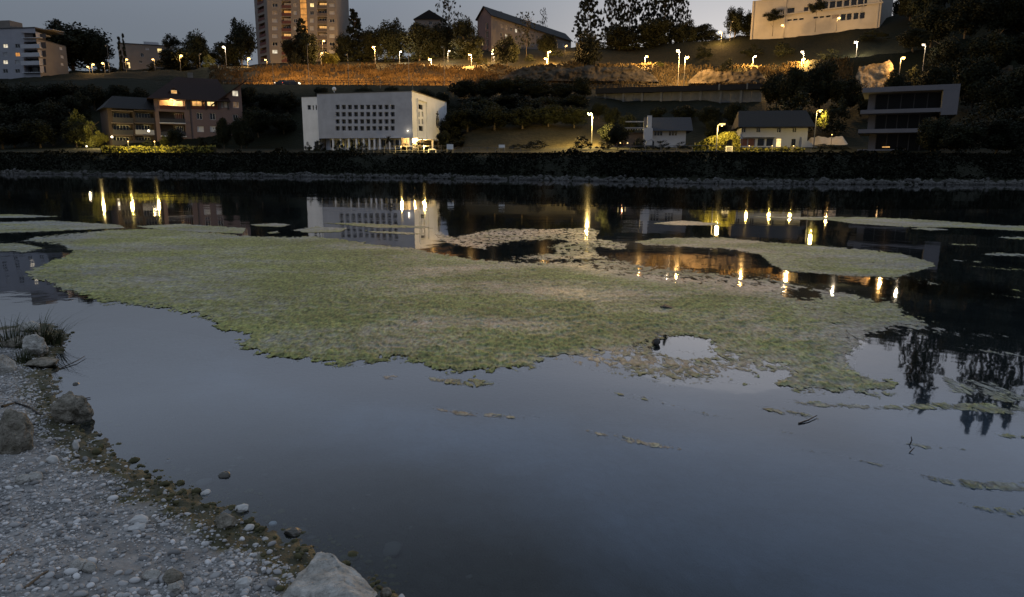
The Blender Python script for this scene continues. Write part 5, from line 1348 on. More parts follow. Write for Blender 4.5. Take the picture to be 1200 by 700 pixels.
def crown_sparse(seed):
    rg = np.random.default_rng(seed); c = []; r = []
    for _ in range(120):
        z = rg.uniform(0.25, 1.0); a = rg.uniform(0, 6.28); q = 0.40 * rg.uniform(0.1, 1) * (1.15 - 0.6 * abs(z - 0.6))
        c.append((q * math.cos(a), q * math.sin(a), z)); r.append(rg.uniform(0.02, 0.055))
    return leaf_mass(rg, np.array(c), np.array(r), 16, 0.016, 0.2, 0.6)
def crown_ball(seed):
    rg = np.random.default_rng(seed); c = rg.normal(size=(26, 3)); c /= np.linalg.norm(c, axis=1)[:, None]; c = c * (0.34 * rg.random(26) ** 0.4)[:, None]; c[:, 2] = c[:, 2] * 0.95 + 0.5
    return leaf_mass(rg, c, rg.uniform(0.10, 0.16, 26), 95, 0.026, 0.3)
def crown_column(seed):
    rg = np.random.default_rng(seed); z = rg.uniform(0.05, 0.97, 30); a = rg.uniform(0, 6.28, 30); q = 0.3 * (1 - z) ** 0.4 * rg.random(30)
    return leaf_mass(rg, np.stack([q * np.cos(a), q * np.sin(a), z], 1), 0.10 + 0.12 * rg.random(30) * (1.1 - z), 90, 0.035, 0.3, 0.35)
def crown_palm(seed):
    rg = np.random.default_rng(seed); V = []; F = []
    for k in range(22):
        a = rg.uniform(0, 6.28); el = rg.uniform(-0.2, 1.1); L = rg.uniform(0.35, 0.5); pr = Vector((0, 0, 0.62)); w = 0.035
        for j in range(1, 5):
            t = j / 4; q = Vector((math.cos(a) * L * t, math.sin(a) * L * t, 0.62 + L * (math.sin(el) * t - 0.5 * t * t))); s = Vector((-math.sin(a), math.cos(a), 0)) * w
            o = len(V); V += [tuple(pr - s), tuple(pr + s), tuple(q + s), tuple(q - s)]; F.append((o, o + 1, o + 2, o + 3)); pr = q
    return np.array(V), np.array(F)
KIND = {}
for kn, fn, cnt, mt in (("broad", crown_broad, 5, 'leaf'), ("bush", crown_bush, 4, 'leaf'), ("conifer", crown_conifer, 4, 'leaf_dark'), ("tall", crown_tall, 5, 'leaf_dark'), ("sparse", crown_sparse, 3, 'leaf'), ("ball", crown_ball, 2, 'leaf'), ("column", crown_column, 3, 'leaf_dark'), ("palm", crown_palm, 1, 'leaf')):
    KIND[kn] = [np_mesh("crown", *fn(300 + 17 * i + len(kn)), mt) for i in range(cnt)]
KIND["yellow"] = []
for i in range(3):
    me = KIND["bush" if i else "broad"][i].copy(); me.materials[0] = M['leaf_lamplit']; KIND["yellow"].append(me)
def trunk_mesh(seed, top=0.75, limbs=6, r=0.02, start=0.3):
    rg = random.Random(seed); mb = MB()
    pts = [(0, 0, -0.06)] + [(0.015 * rg.uniform(-1, 1), 0.015 * rg.uniform(-1, 1), top * k / 5) for k in range(1, 6)]
    mb.tube(pts, [r * 1.35] + [r * (1 - 0.16 * k) for k in range(1, 6)], 6)
    for k in range(limbs):
        z = rg.uniform(start, top * 0.9); a = rg.uniform(0, 6.28); L = rg.uniform(0.15, 0.34)
        mb.tube([(0, 0, z), (math.cos(a) * L * 0.5, math.sin(a) * L * 0.5, z + L * 0.45), (math.cos(a) * L, math.sin(a) * L, z + L * 0.75)], [r * 0.45, r * 0.3, r * 0.12], 4)
    return mb.mesh("trunk", 'bark')
TRUNK = [trunk_mesh(i) for i in range(4)]
TRUNK_S = [trunk_mesh(40 + i, 0.95, 16, 0.014, 0.25) for i in range(3)]
_kc = {}
def plant(kind, px, D, py_top, w_px, label, name="tree", cat="tree", group=None, py_base=None, foot_z=None, rz=None, sink=0.0):
    p = foot(px, D)
    if foot_z is not None: p.z = foot_z
    if py_base is not None: p.z = at(px, py_base, D).z
    ztop = at(px, py_top, D).z; H = max(0.6, ztop - p.z); W = (at(px + w_px / 2, py_top, D) - at(px - w_px / 2, py_top, D)).length / (0.92 if kind in ("broad", "ball") else 0.95)
    root = thing(name, label, cat, (p.x, p.y, p.z), random.uniform(0, 6.28) if rz is None else rz, group)
    _kc[kind] = _kc.get(kind, -1) + 1
    ms = KIND[kind]; cm = ms[_kc[kind] % len(ms)]
    c = link("crown", cm, root); c.scale = (W, W, H)
    if kind == "ball":
        c.location.z = H * 0.42; c.scale = (W, W, H * 0.58)
        t = link("trunk", TRUNK[0], root); t.scale = (W * 0.5, W * 0.5, H * 0.8)
    elif kind not in ("bush",):
        tm = TRUNK_S if kind in ("sparse", "tall") else TRUNK
        t = link("trunk", tm[_kc[kind] % len(tm)], root); t.scale = (W, W, H)
    return root
# ---- skyline, each with its own look
sky = [
 ("broad", 98, 272, 20, 90, 88, "big round crowned tree on the skyline beside the balcony apartment block"),
 ("broad", 74, 270, 29, 46, 88, "smaller round tree pressed against the left flank of the big round one"),
 ("broad", 127, 268, 33, 36, 86, "low round tree on the right flank of the big round one above three lamps"),
 ("column", 153.5, 250, 43, 10, 84, "slim dark cypress in front of the flat roofed block"),
 ("column", 158.5, 251, 39, 8, 84, "second slim cypress, the taller one, in front of the flat roofed block"),
 ("ball", 213, 248, 37, 27, 84, "round headed tree right of the flat roofed block"),
 ("broad", 240, 246, 31, 34, 84, "bushy crowned tree between the round headed tree and the tower's dark trees"),
 ("broad", 222, 244, 52, 60, 88, "low dark tree under the round headed tree behind the street lamps"),
 ("broad", 291, 252, 17, 38, 80, "dark leafy tree against the left edge of the tower block"),
 ("broad", 272, 250, 46, 34, 80, "low dark tree left of the tower block above the lit lawn"),
 ("conifer", 361, 244, 19, 36, 76, "dark pointed spruce in front of the tower's lit stairwell"),
 ("broad", 368, 242, 36, 30, 76, "dark leafy tree beside the spruce in front of the tower block"),
 ("conifer", 421, 270, 8, 38, 74, "tall spruce with an upright tip right of the tower block"),
 ("broad", 408, 268, 36, 28, 74, "dark leafy tree at the foot of the tall spruce"),
 ("broad", 441, 262, 27, 40, 74, "dark broad tree right of the tall spruce"),
 ("broad", 465, 258, 17, 40, 74, "high dark broad tree left of the gabled house"),
 ("broad", 494, 250, 23, 52, 74, "wide dark tree in front of the gabled house"),
 ("sparse", 528, 262, -3, 38, 72, "thin see-through tree with bare limbs between the gabled house and the long block"),
 ("broad", 522, 252, 24, 44, 72, "dark round tree below the thin see-through one"),
 ("broad", 546, 246, 13, 34, 72, "dense dark tree touching the gable of the long block"),
 ("broad", 550, 240, 38, 46, 72, "low dark tree in front of the gable of the long block"),
 ("broad", 594, 222, 38, 34, 80, "dark tree standing on the slope before the long block, left one"),
 ("sparse", 616, 236, 14, 30, 70, "thin leafed tree rising across the windows of the long block"),
 ("broad", 639, 236, 37, 28, 66, "small round dark tree before the right half of the long block"),
 ("broad", 684, 214, 33, 38, 92, "bare trunked dark tree on the slope at the long block's right end"),
 ("sparse", 634, 300, 10, 12, 60, "leafy treetop showing over the roof of the long block"),
 ("tall", 685, 266, -12, 40, 64, "loose crowned tall tree above the right end of the long block"),
 ("tall", 712, 262, -30, 30, 62, "tall dark conifer, leftmost of the dense row with sky gaps"),
 ("tall", 732, 258, -36, 34, 62, "tall dark conifer, second of the dense row with sky gaps"),
 ("tall", 753, 260, -34, 34, 60, "tall dark conifer, third of the dense row with sky gaps"),
 ("tall", 772, 256, -44, 34, 60, "tall dark conifer, fourth of the dense row with sky gaps"),
 ("tall", 789, 254, -26, 26, 60, "tall dark conifer closing the dense row on the right"),
 ("broad", 722, 246, 24, 50, 62, "broad dark tree in front of the row of tall conifers, left one"),
 ("broad", 765, 244, 16, 56, 60, "broad dark tree in front of the row of tall conifers, middle one"),
 ("broad", 796, 244, 20, 36, 56, "broad dark tree at the right end of the row of tall conifers"),
 ("broad", 815, 246, 26, 36, 52, "low dark shrubby tree between the conifers and the ridge lamp"),
 ("broad", 851, 236, 6, 28, 44, "dark leaning tree left of the cream building"),
 ("broad", 867, 236, 10, 22, 44, "light crowned tree touching the cream building's left end"),
 ("broad", 350, 243, 40, 26, 76, "dark leafy tree left of the spruce, low against the tower block"),
 ("bush", 62, 262, 66, 40, 86, "dark hedge like shrub at the foot of the balcony block"), ("bush", 135, 256, 70, 30, 86, "dark shrub left of the slim cypresses"), ("bush", 195, 250, 68, 34, 88, "dark shrub right of the flat roofed block"),
 ("bush", 255, 256, 56, 44, 82, "wide dark shrub behind the tall white lamp"), ("bush", 283, 258, 50, 30, 80, "wide dark shrub at the left foot of the tower block"), ("bush", 425, 262, 50, 44, 75, "wide dark shrub under the tall spruce"), ("bush", 462, 256, 46, 50, 75, "wide dark shrub under the high broad tree"), ("bush", 505, 254, 44, 54, 74, "wide dark shrub under the gabled house"), ("bush", 540, 250, 46, 44, 73, "wide dark shrub under the see-through tree"), ("bush", 404, 266, 48, 22, 75, "dark shrub at the right foot of the tower block"),
 ("bush", 700, 252, 46, 40, 64, "wide dark shrub right of the long block"), ("bush", 740, 248, 40, 60, 62, "wide dark shrub under the row of tall conifers"), ("bush", 790, 246, 36, 44, 58, "wide dark shrub at the right end of the row of tall conifers"), ("bush", 830, 240, 34, 34, 48, "dark shrub left of the ridge lamp"), ("bush", 860, 238, 30, 24, 46, "dark shrub under the light crowned tree"),
 ("broad", 1040, 225, -16, 34, 30, "dark tree touching the right end of the cream building"),
 ("ball", 894, 226, 8, 27, 41, "round clipped tree before the left end of the cream building"),
 ("ball", 942, 214, -4, 25, 36, "round clipped tree before the window bands of the cream building"),
]
for kd, px, D, yt, w, yb, lab in sky: plant(kd, px, D, yt, w, lab, py_base=yb)
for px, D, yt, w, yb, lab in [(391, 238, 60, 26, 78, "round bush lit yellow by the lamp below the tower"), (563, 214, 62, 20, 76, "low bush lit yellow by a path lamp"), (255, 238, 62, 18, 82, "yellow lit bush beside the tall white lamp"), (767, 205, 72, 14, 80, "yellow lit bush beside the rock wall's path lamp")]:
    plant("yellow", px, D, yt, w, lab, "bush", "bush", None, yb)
for px, D, yt, w, yb, lab in [(352, 232, 58, 14, 80, "small dark bush below the spruce"), (780, 205, 78, 14, 88, "dark bush on the rock wall"), (960, 190, 55, 34, 74, "dark bush on the slope under the cream building"), (845, 196, 66, 22, 86, "small dark tree on the slope between the path lamps"), (620, 225, 62, 16, 72, "dark bush under the thin leafed tree"), (650, 230, 55, 20, 66, "dark bush under the small round tree")]:
    plant("bush", px, D, yt, w, lab, "bush", "bush", None, yb)
# ---- dark trees of the middle ground; the photograph hardly tells them apart
G1 = "dark trees along the foot of the hill"; L1 = "black leafy tree in the unlit belt at the foot of the hill"
belt = []
for px, D, yt, w in [(-40, 176, 86, 60), (10, 178, 92, 55), (45, 182, 93, 55), (85, 184, 92, 50), (118, 182, 96, 40), (150, 178, 96, 36), (20, 160, 118, 60), (65, 160, 110, 55), (98, 168, 104, 36), (5, 150, 140, 60), (50, 150, 136, 50), (92, 150, 140, 36), (-60, 150, 120, 70),
                     (146, 172, 112, 30), (172, 176, 100, 28), (295, 178, 99, 34), (318, 176, 107, 34), (340, 175, 104, 36), (305, 164, 122, 40), (335, 164, 130, 40), (290, 155, 146, 22),
                     (545, 176, 92, 42), (570, 172, 88, 44), (600, 170, 86, 46), (628, 168, 88, 44), (655, 168, 95, 36), (680, 168, 88, 30), (560, 162, 112, 50), (600, 158, 108, 52), (640, 158, 112, 50), (675, 158, 108, 36), (535, 160, 120, 28), (700, 150, 118, 24), (548, 146, 122, 46), (580, 143, 120, 50), (612, 141, 122, 48), (642, 140, 121, 48), (672, 140, 122, 42), (563, 150, 114, 46), (628, 147, 112, 50), (530, 148, 128, 34),
                     (380, 182, 101, 22), (430, 180, 99, 26), (462, 180, 98, 22), (500, 178, 102, 26), (518, 176, 106, 24), (715, 142, 124, 26), (735, 138, 130, 26), (768, 148, 123, 26), (800, 148, 122, 36), (830, 140, 122, 36), (858, 138, 118, 34), (712, 122, 142, 28), (836, 128, 138, 28)]:
    belt.append((px, D, yt, w))
BELT = [(125, "black leafy tree in the unlit wood left of the balcony wing", "dark wood left of the balcony wing"), (200, "black leafy tree behind the roof of the balcony wing", "dark trees behind the balcony wing"),
        (350, "black leafy tree in the gap between the pink house and the church", "dark trees between house and church"), (525, "black treetop showing between the church roof and the guard rail", "dark trees behind the church"),
        (705, "black leafy tree in the wood right of the church", "dark wood right of the church"), (900, "black leafy tree under the long grey concrete wall", "dark trees under the concrete wall")]
for px, D, yt, w in belt:
    lab, grp = next((b, c) for a, b, c in BELT if px < a)
    plant("broad", px, D, yt, w, lab, group=grp)
G2 = "black trees right of the white house"; L2 = "tall black tree in the unlit wood around the modern villa"
for px, D, yt, w in [(905, 150, 82, 40), (925, 144, 72, 44), (955, 146, 66, 46), (985, 142, 84, 44), (1012, 132, 98, 34), (930, 130, 100, 60), (975, 126, 110, 46), (1040, 140, 78, 36), (1062, 146, 72, 30), (1090, 140, 70, 44), (900, 128, 118, 36),
                     (1130, 128, 60, 60), (1165, 120, 80, 60), (1205, 118, 60, 70), (1250, 115, 40, 80), (1140, 104, 112, 70), (1190, 98, 120, 70), (1090, 84, 134, 44), (1120, 82, 140, 60), (1165, 82, 130, 70), (1215, 82, 110, 80), (1090, 88, 152, 36), (1270, 90, 90, 80), (1320, 95, 60, 90)]:
    lab, grp = ("black tree between the white house and the modern villa", "black trees between white house and villa") if px < 1000 else (("black tree close around the back of the modern villa", "black trees behind the villa") if px < 1100 and D > 100 else ("black tree in the unlit wood right of the modern villa", "black wood right of the villa"))
    plant("broad" if (px * 7) % 3 else "bush", px, D, yt, w, lab, group=grp)
G3 = "hill wood above the modern villa"; L3 = "high dark tree of the hill wood on the right, its top above the view"
for px, D, yt, w, kd in [(1048, 205, -22, 44, "broad"), (1066, 192, -30, 44, "broad"), (1098, 190, -88, 42, "tall"), (1116, 195, -120, 46, "tall"), (1140, 188, -44, 46, "broad"), (1158, 190, -50, 46, "broad"), (1178, 186, -150, 42, "tall"), (1200, 190, -152, 44, "tall"), (1226, 186, -146, 46, "tall"), (1262, 190, -120, 56, "tall"), (1075, 178, 0, 50, "broad"), (1112, 172, -10, 56, "broad"), (1150, 170, -20, 56, "broad"), (1190, 168, -25, 60, "broad"), (1235, 170, -20, 60, "broad"), (1055, 170, 30, 40, "broad"), (1095, 160, 40, 50, "broad"), (1145, 155, 30, 56, "broad"), (1195, 152, 25, 60, "broad"), (1300, 180, -60, 80, "broad")]:
    lab, grp = (L3, G3) if yt < -40 else ("dark leafy tree of the slope wood above and behind the modern villa", "slope wood behind the villa")
    plant(kd, px, D, yt, w, lab, group=grp)
# ---- single bushes and trees near the buildings
for kd, px, D, yt, w, yb, lab, nm in [
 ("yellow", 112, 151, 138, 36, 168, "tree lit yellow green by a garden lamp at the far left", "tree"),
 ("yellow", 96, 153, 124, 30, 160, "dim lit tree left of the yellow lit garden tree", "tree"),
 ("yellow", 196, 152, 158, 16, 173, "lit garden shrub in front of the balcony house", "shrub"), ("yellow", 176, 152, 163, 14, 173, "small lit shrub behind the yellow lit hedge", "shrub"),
 ("bush", 236, 150, 158, 18, 174, "dark round shrub in front of the pink house wall", "shrub"), ("bush", 254, 150, 161, 16, 174, "low dark shrub right of the round one before the pink house", "shrub"),
 ("broad", 264, 149, 134, 22, 174, "dark tree covering the right half of the pink house", "tree"), ("broad", 284, 150, 134, 26, 174, "dark tree at the right corner of the pink house", "tree"), ("broad", 208, 150, 148, 22, 172, "dark tree before the balconies of the pink house", "tree"),
 ("palm", 456, 118, 154, 16, 178, "palm like plant in front of the church windows", "shrub"), ("bush", 425, 120, 166, 16, 178, "greyish bush left of the palm like plant", "shrub"), ("bush", 398, 122, 162, 14, 178, "bush below the left windows of the church", "shrub"), ("bush", 412, 121, 161, 12, 179, "dark upright bush before the church columns", "shrub"),
 ("bush", 474, 119, 167, 20, 179, "dark low bush before the lit church porch", "shrub"), ("bush", 490, 119, 164, 22, 178, "wide dark bush before the lit church porch", "shrub"), ("bush", 502, 118, 168, 12, 178, "small dark bush at the right of the lit porch", "shrub"), ("broad", 520, 118, 151, 18, 179, "dark tree at the right corner of the church", "tree"),
 ("bush", 376, 124, 162, 16, 178, "dark bush at the foot of the church annex", "shrub"), ("bush", 362, 126, 165, 10, 178, "small bush at the left foot of the church annex", "shrub"),
 ("bush", 628, 108, 163, 38, 181, "broad black shrub on the bank terrace, left of the street lamp", "shrub"), ("bush", 683, 106, 157, 26, 181, "black shrub beside the single street lamp on the bank", "shrub"), ("bush", 820, 220, 44, 26, 181, "dark shrub on the bare slope left below the cream building", "shrub"), ("bush", 872, 214, 50, 30, 181, "dark shrub on the slope under the cream building, near the ridge lamp side", "shrub"), ("bush", 908, 206, 47, 34, 181, "wide dark shrub on the slope below the left clipped tree", "shrub"), ("bush", 1010, 196, 34, 40, 181, "wide dark shrub below the right end of the cream building", "shrub"),
 ("bush", 570, 150, 150, 30, 181, "dark bush on the meadow right of the church, lower edge of the wood", "shrub"), ("bush", 540, 140, 158, 34, 181, "wide dark bush on the meadow beside the church corner tree", "shrub"), ("bush", 606, 110, 168, 22, 181, "low black shrub left of the broad one", "shrub"),
 ("broad", 723, 104, 141, 26, 180, "dark tree beside the slate roofed house", "tree"), ("bush", 750, 102, 160, 26, 182, "dark bush before the slate roofed house", "shrub"), ("bush", 775, 101, 163, 24, 182, "dark dome shaped bush under the slate roofed house", "shrub"), ("bush", 800, 103, 165, 24, 182, "low dark bush right of the dome shaped one", "shrub"),
 ("bush", 963, 104, 168, 34, 182, "low black shrub right of the white house", "shrub"), ("bush", 986, 103, 170, 24, 182, "black shrub before the orange lit garden wall", "shrub"), ("bush", 705, 105, 165, 24, 181, "dark bush below the dark tree near the slate roof", "shrub"),
]:
    plant(kd, px, D, yt, w, lab, nm, "shrub" if nm == "shrub" else "tree", None, None)

# hedges
def hedge(label, px0, px1, D0, D1, yt, yb, depth, seed, m='hedge', dens=1.0):
    a, b = at(px0, yb, D0), at(px1, yb, D1); MW, L = frame_on(a, b); H = at(px0, yt, D0).z - a.z
    root = thing("hedge", label, "hedge", a, math.atan2((b - a).y, (b - a).x)); rg = np.random.default_rng(seed)
    n = int(L * H * 46 * dens) + int(L * depth * 22)
    P = np.stack([rg.uniform(0, L, n), np.where(rg.random(n) < 0.7, rg.uniform(-0.12, 0.25, n), rg.uniform(0, depth, n)), rg.uniform(-0.2, H, n)], 1)
    P[:, 2] = np.where(P[:, 1] > 0.3, H + rg.uniform(-0.25, 0.12, n), P[:, 2]) + 0.10 * np.sin(P[:, 0] * 1.3)
    d = rg.normal(size=(n, 3)); d /= np.linalg.norm(d, axis=1)[:, None]; e = np.cross(d, rg.normal(size=(n, 3))); e /= np.linalg.norm(e, axis=1)[:, None]; s = rg.uniform(0.07, 0.17, n)[:, None]
    V = np.stack([P - d * s, P - e * s, P + d * s, P + e * s], 1).reshape(-1, 3)
    lf = link("foliage", np_mesh("foliage", V, np.arange(n * 4).reshape(-1, 4), m), root)
    mb = MB(); mb.box(0, L, 0.12, depth - 0.1, -0.5, H - 0.12); link("core", mb.mesh("core", 'leaf_dark'), root)
    return root
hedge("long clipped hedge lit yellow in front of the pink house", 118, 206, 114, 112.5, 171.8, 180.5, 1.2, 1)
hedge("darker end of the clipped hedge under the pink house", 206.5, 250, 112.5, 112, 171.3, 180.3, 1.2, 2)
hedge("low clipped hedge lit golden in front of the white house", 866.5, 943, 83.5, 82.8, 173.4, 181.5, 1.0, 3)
def arch_hedge():
    a, b = at(812, 181, 84), at(866, 181, 83.6); MW, L = frame_on(a, b); root = thing("arched_hedge", "high leafy hedge with an arched opening lit by the lamp before it", "hedge", a, math.atan2((b - a).y, (b - a).x))
    rg = np.random.default_rng(9); n = 9000; sc = L / 54.0
    X = rg.uniform(0, L, n); top = np.interp(X / sc, [0, 10, 18, 30, 34, 40, 48, 53, 54], [10, 15, 20, 22, 25.5, 26.3, 25.5, 21, 12]) * sc * 1.0
    Z = rg.uniform(-0.2, 1, n) * top; Y = np.where(rg.random(n) < 0.75, rg.normal(0, 0.13, n), rg.uniform(0, 1.2, n)); Z = np.where(Y > 0.35, top - 0.1, Z)
    cut = (np.abs(X / sc - 42.2) < 4.2) & (Z / sc < 18 - 0.12 * (X / sc - 42.2) ** 2); k = ~cut; P = np.stack([X, Y, Z], 1)[k]; n = len(P)
    d = rg.normal(size=(n, 3)); d /= np.linalg.norm(d, axis=1)[:, None]; e = np.cross(d, rg.normal(size=(n, 3))); e /= np.linalg.norm(e, axis=1)[:, None]; s = rg.uniform(0.06, 0.16, n)[:, None]
    link("foliage", np_mesh("foliage", np.stack([P - d * s, P - e * s, P + d * s, P + e * s], 1).reshape(-1, 3), np.arange(n * 4).reshape(-1, 4), 'hedge'), root)
    mb = MB(); mb.box(0.3, 37.5 * sc, 0.2, 1.0, -0.4, 14 * sc); mb.box(47 * sc, L - 0.1, 0.2, 1.0, -0.4, 16 * sc); mb.box(37.5 * sc, 47 * sc, 0.2, 1.0, 19.5 * sc, 23 * sc); link("core", mb.mesh("core", 'leaf_dark'), root)
arch_hedge()
# white lattice gate below the arch
ga, gb = at(850, 182, 82.8), at(858, 182, 82.7); MWg, Lg = frame_on(ga, gb); gt = thing("garden_gate", "small white framed gate below the arched hedge", "gate", ga, math.atan2((gb - ga).y, (gb - ga).x))
mb = MB(); t = 0.07; Hg = 1.05; mb.box(0, t, 0, 0.06, 0, Hg); mb.box(Lg - t, Lg, 0, 0.06, 0, Hg); mb.box(t, Lg - t, 0, 0.06, Hg - t, Hg); mb.box(t, Lg - t, 0, 0.06, 0, t); link("gate_frame", mb.mesh("gate_frame", 'white_paint'), gt)
for k in range(5):
    mb = MB(); mb.box(-0.02, 0.02, 0.01, 0.05, t, Hg - t); link("bar", mb.mesh("bar", 'white_paint'), gt, loc=(Lg * (k + 1) / 6, 0, 0))
# fences on the bank terrace
def fpts(px0, px1, D0, D1, py0, py1, n=8): return along(px0, px1, D0, D1, py0, py1, n)
rail_fence("wire_fence", "wire mesh fence with thin posts lit yellow before the church", fpts(425, 524, 108, 103, 182.4, 182.4), 1.45, 0.07, (0.1, 0.72, 1.38), 0.95, 'metal_grey', "fence", rail_t=0.03)
rail_fence("wire_fence", "dim wire fence with thin posts running on from the sign board", fpts(533, 610, 102.5, 99, 182.6, 183), 1.2, 0.06, (0.6, 1.15), 1.2, 'metal_grey', "fence", rail_t=0.03)
rail_fence("bank_railing", "grey tube railing along the path in front of the arched hedge", fpts(738, 848, 83, 81.5, 183.6, 182.8), 1.05, 0.07, (0.55, 1.18), 1.75, 'metal_grey', "railing", rail_t=0.05)
rail_fence("bank_railing", "thin dark railing in front of the golden lit hedge", fpts(860, 950, 81.4, 81.2, 182.8, 182.6), 1.0, 0.05, (0.5, 0.95), 1.9, 'metal_grey', "railing", rail_t=0.03)
rail_fence("path_railing", "wooden railing at the lit path above the rock wall", [foot(px, 204) for px in np.arange(735, 775, 8)], 1.2, 0.14, (0.55, 1.1), 1.8, 'wood', "railing", rail_t=0.12)
# white tubular frame, sign boards
def frame_goal(pxc, D, pyb, w_px, pyt, label):
    a, b = at(pxc - w_px / 2, pyb, D), at(pxc + w_px / 2, pyb, D); W = (b - a).length; H = at(pxc, pyt, D).z - a.z
    root = thing("tube_frame", label, "frame", a)
    for x in (0, W): mb = MB(); mb.tube([(0, 0, -0.3), (0, 0, H)], [0.07, 0.07], 6); link("upright", mb.mesh("upright", 'white_paint'), root, loc=(x, 0, 0))
    mb = MB(); mb.tube([(0, 0, H), (W, 0, H)], [0.07, 0.07], 6); link("crossbar", mb.mesh("crossbar", 'white_paint'), root)
frame_goal(506.5, 106, 182, 8.5, 175.2, "small white tube frame standing in the lit grass before the church")
def sign(pxc, D, pyb, w_px, y0, y1, label):
    a = at(pxc, pyb, D); W = (at(pxc + w_px / 2, y0, D) - at(pxc - w_px / 2, y0, D)).length; z0, z1 = at(pxc, y1, D).z - a.z, at(pxc, y0, D).z - a.z
    root = thing("sign_board", label, "sign", a)
    mb = MB(); mb.box(-W / 2, W / 2, -0.03, 0.03, z0, z1); link("board", mb.mesh("board", 'white_paint'), root)
    for x in (-W * 0.44, W * 0.44): mb = MB(); mb.tube([(0, 0.06, -0.3), (0, 0.06, z1 - 0.05)], [0.045, 0.045], 6); link("post", mb.mesh("post", 'metal_grey'), root, loc=(x, 0, 0))
sign(527.5, 102.5, 182, 7.6, 169.2, 175.2, "white sign board on two posts at the end of the church fence")
sign(588, 100.5, 182, 7.2, 169.8, 173.6, "smaller white sign board standing alone right of the church")
# arches of the garden shelters by the slate roofed house
def arch(pxc, D, pyb, pyt, label):
    a = at(pxc, pyb, D); H = at(pxc, pyt, D).z - a.z; mb = MB(); pts = [(H * 0.55 * (1 - math.cos(t)) , 0, H * math.sin(t)) for t in np.linspace(0.0, 2.1, 12)]
    mb.tube([(x, 0, z) for x, _, z in pts], [0.09] * 12, 6); return tag(link("garden_arch", mb.mesh("garden_arch", 'plaster_grey'), loc=a), label, "arch")
arch(754.5, 103.2, 178, 163.5, "pale curved garden arch left of the dome shaped bush"); arch(773, 101.8, 174, 163.6, "pale curved garden arch over the dome shaped bush")

# ================================================================== street lamps
_lampn = [0]
def street_lamp(px, py, D, py_base, label, power=900, lit='lamp_sodium', r=0.22, pole=True, col=(1.0, 0.56, 0.17), arm=0.5, group=None, name="street_lamp", pr=0.07, on=True, bulb=None):
    h = at(px, py, D); b = at(px, py_base, D) if py_base else foot(px, D)
    b = Vector((h.x, h.y, b.z)); H = h.z - b.z
    side = 1 if _lampn[0] % 2 else -1; _lampn[0] += 1
    bx_ = -side * arm
    root = thing(name, label, "street lamp" if name == "street_lamp" else "lamp", (b.x + bx_, b.y, b.z), 0, group)
    mb = MB(); mb.tube([(0, 0, -1.0), (0, 0, H * 0.55), (0, 0, H + 0.1)], [pr * 1.3, pr, pr * 0.75], 7); link("pole", mb.mesh("pole", 'metal_grey'), root)
    mb = MB(); mb.tube([(0, 0, H + 0.08), (-bx_ * 0.6, 0, H + 0.24), (-bx_, 0, H + 0.22)], [pr * 0.6] * 3, 6); link("arm", mb.mesh("arm", 'metal_grey'), root)
    mb = MB(); mb.box(-0.34, 0.34, -0.17, 0.17, 0.10, 0.24); hd = link("lamp_head", mb.mesh("lamp_head", 'metal_grey'), root, loc=(-bx_, 0, H + 0.06))
    mb = MB(); mb.ball((0, 0, 0), 0.78 * (bulb or r), 9, 6, (1.15, 1.0, 0.75)); link("lens", mb.mesh("lens", lit if on else 'lamp_off'), hd, loc=(0, 0, -0.02))
    if on: lamp_light("lamp_light", hd, (0, -0.45, -0.42), power * 16.0, col, 0.2)
    return root
WH = (1.0, 0.80, 0.52)
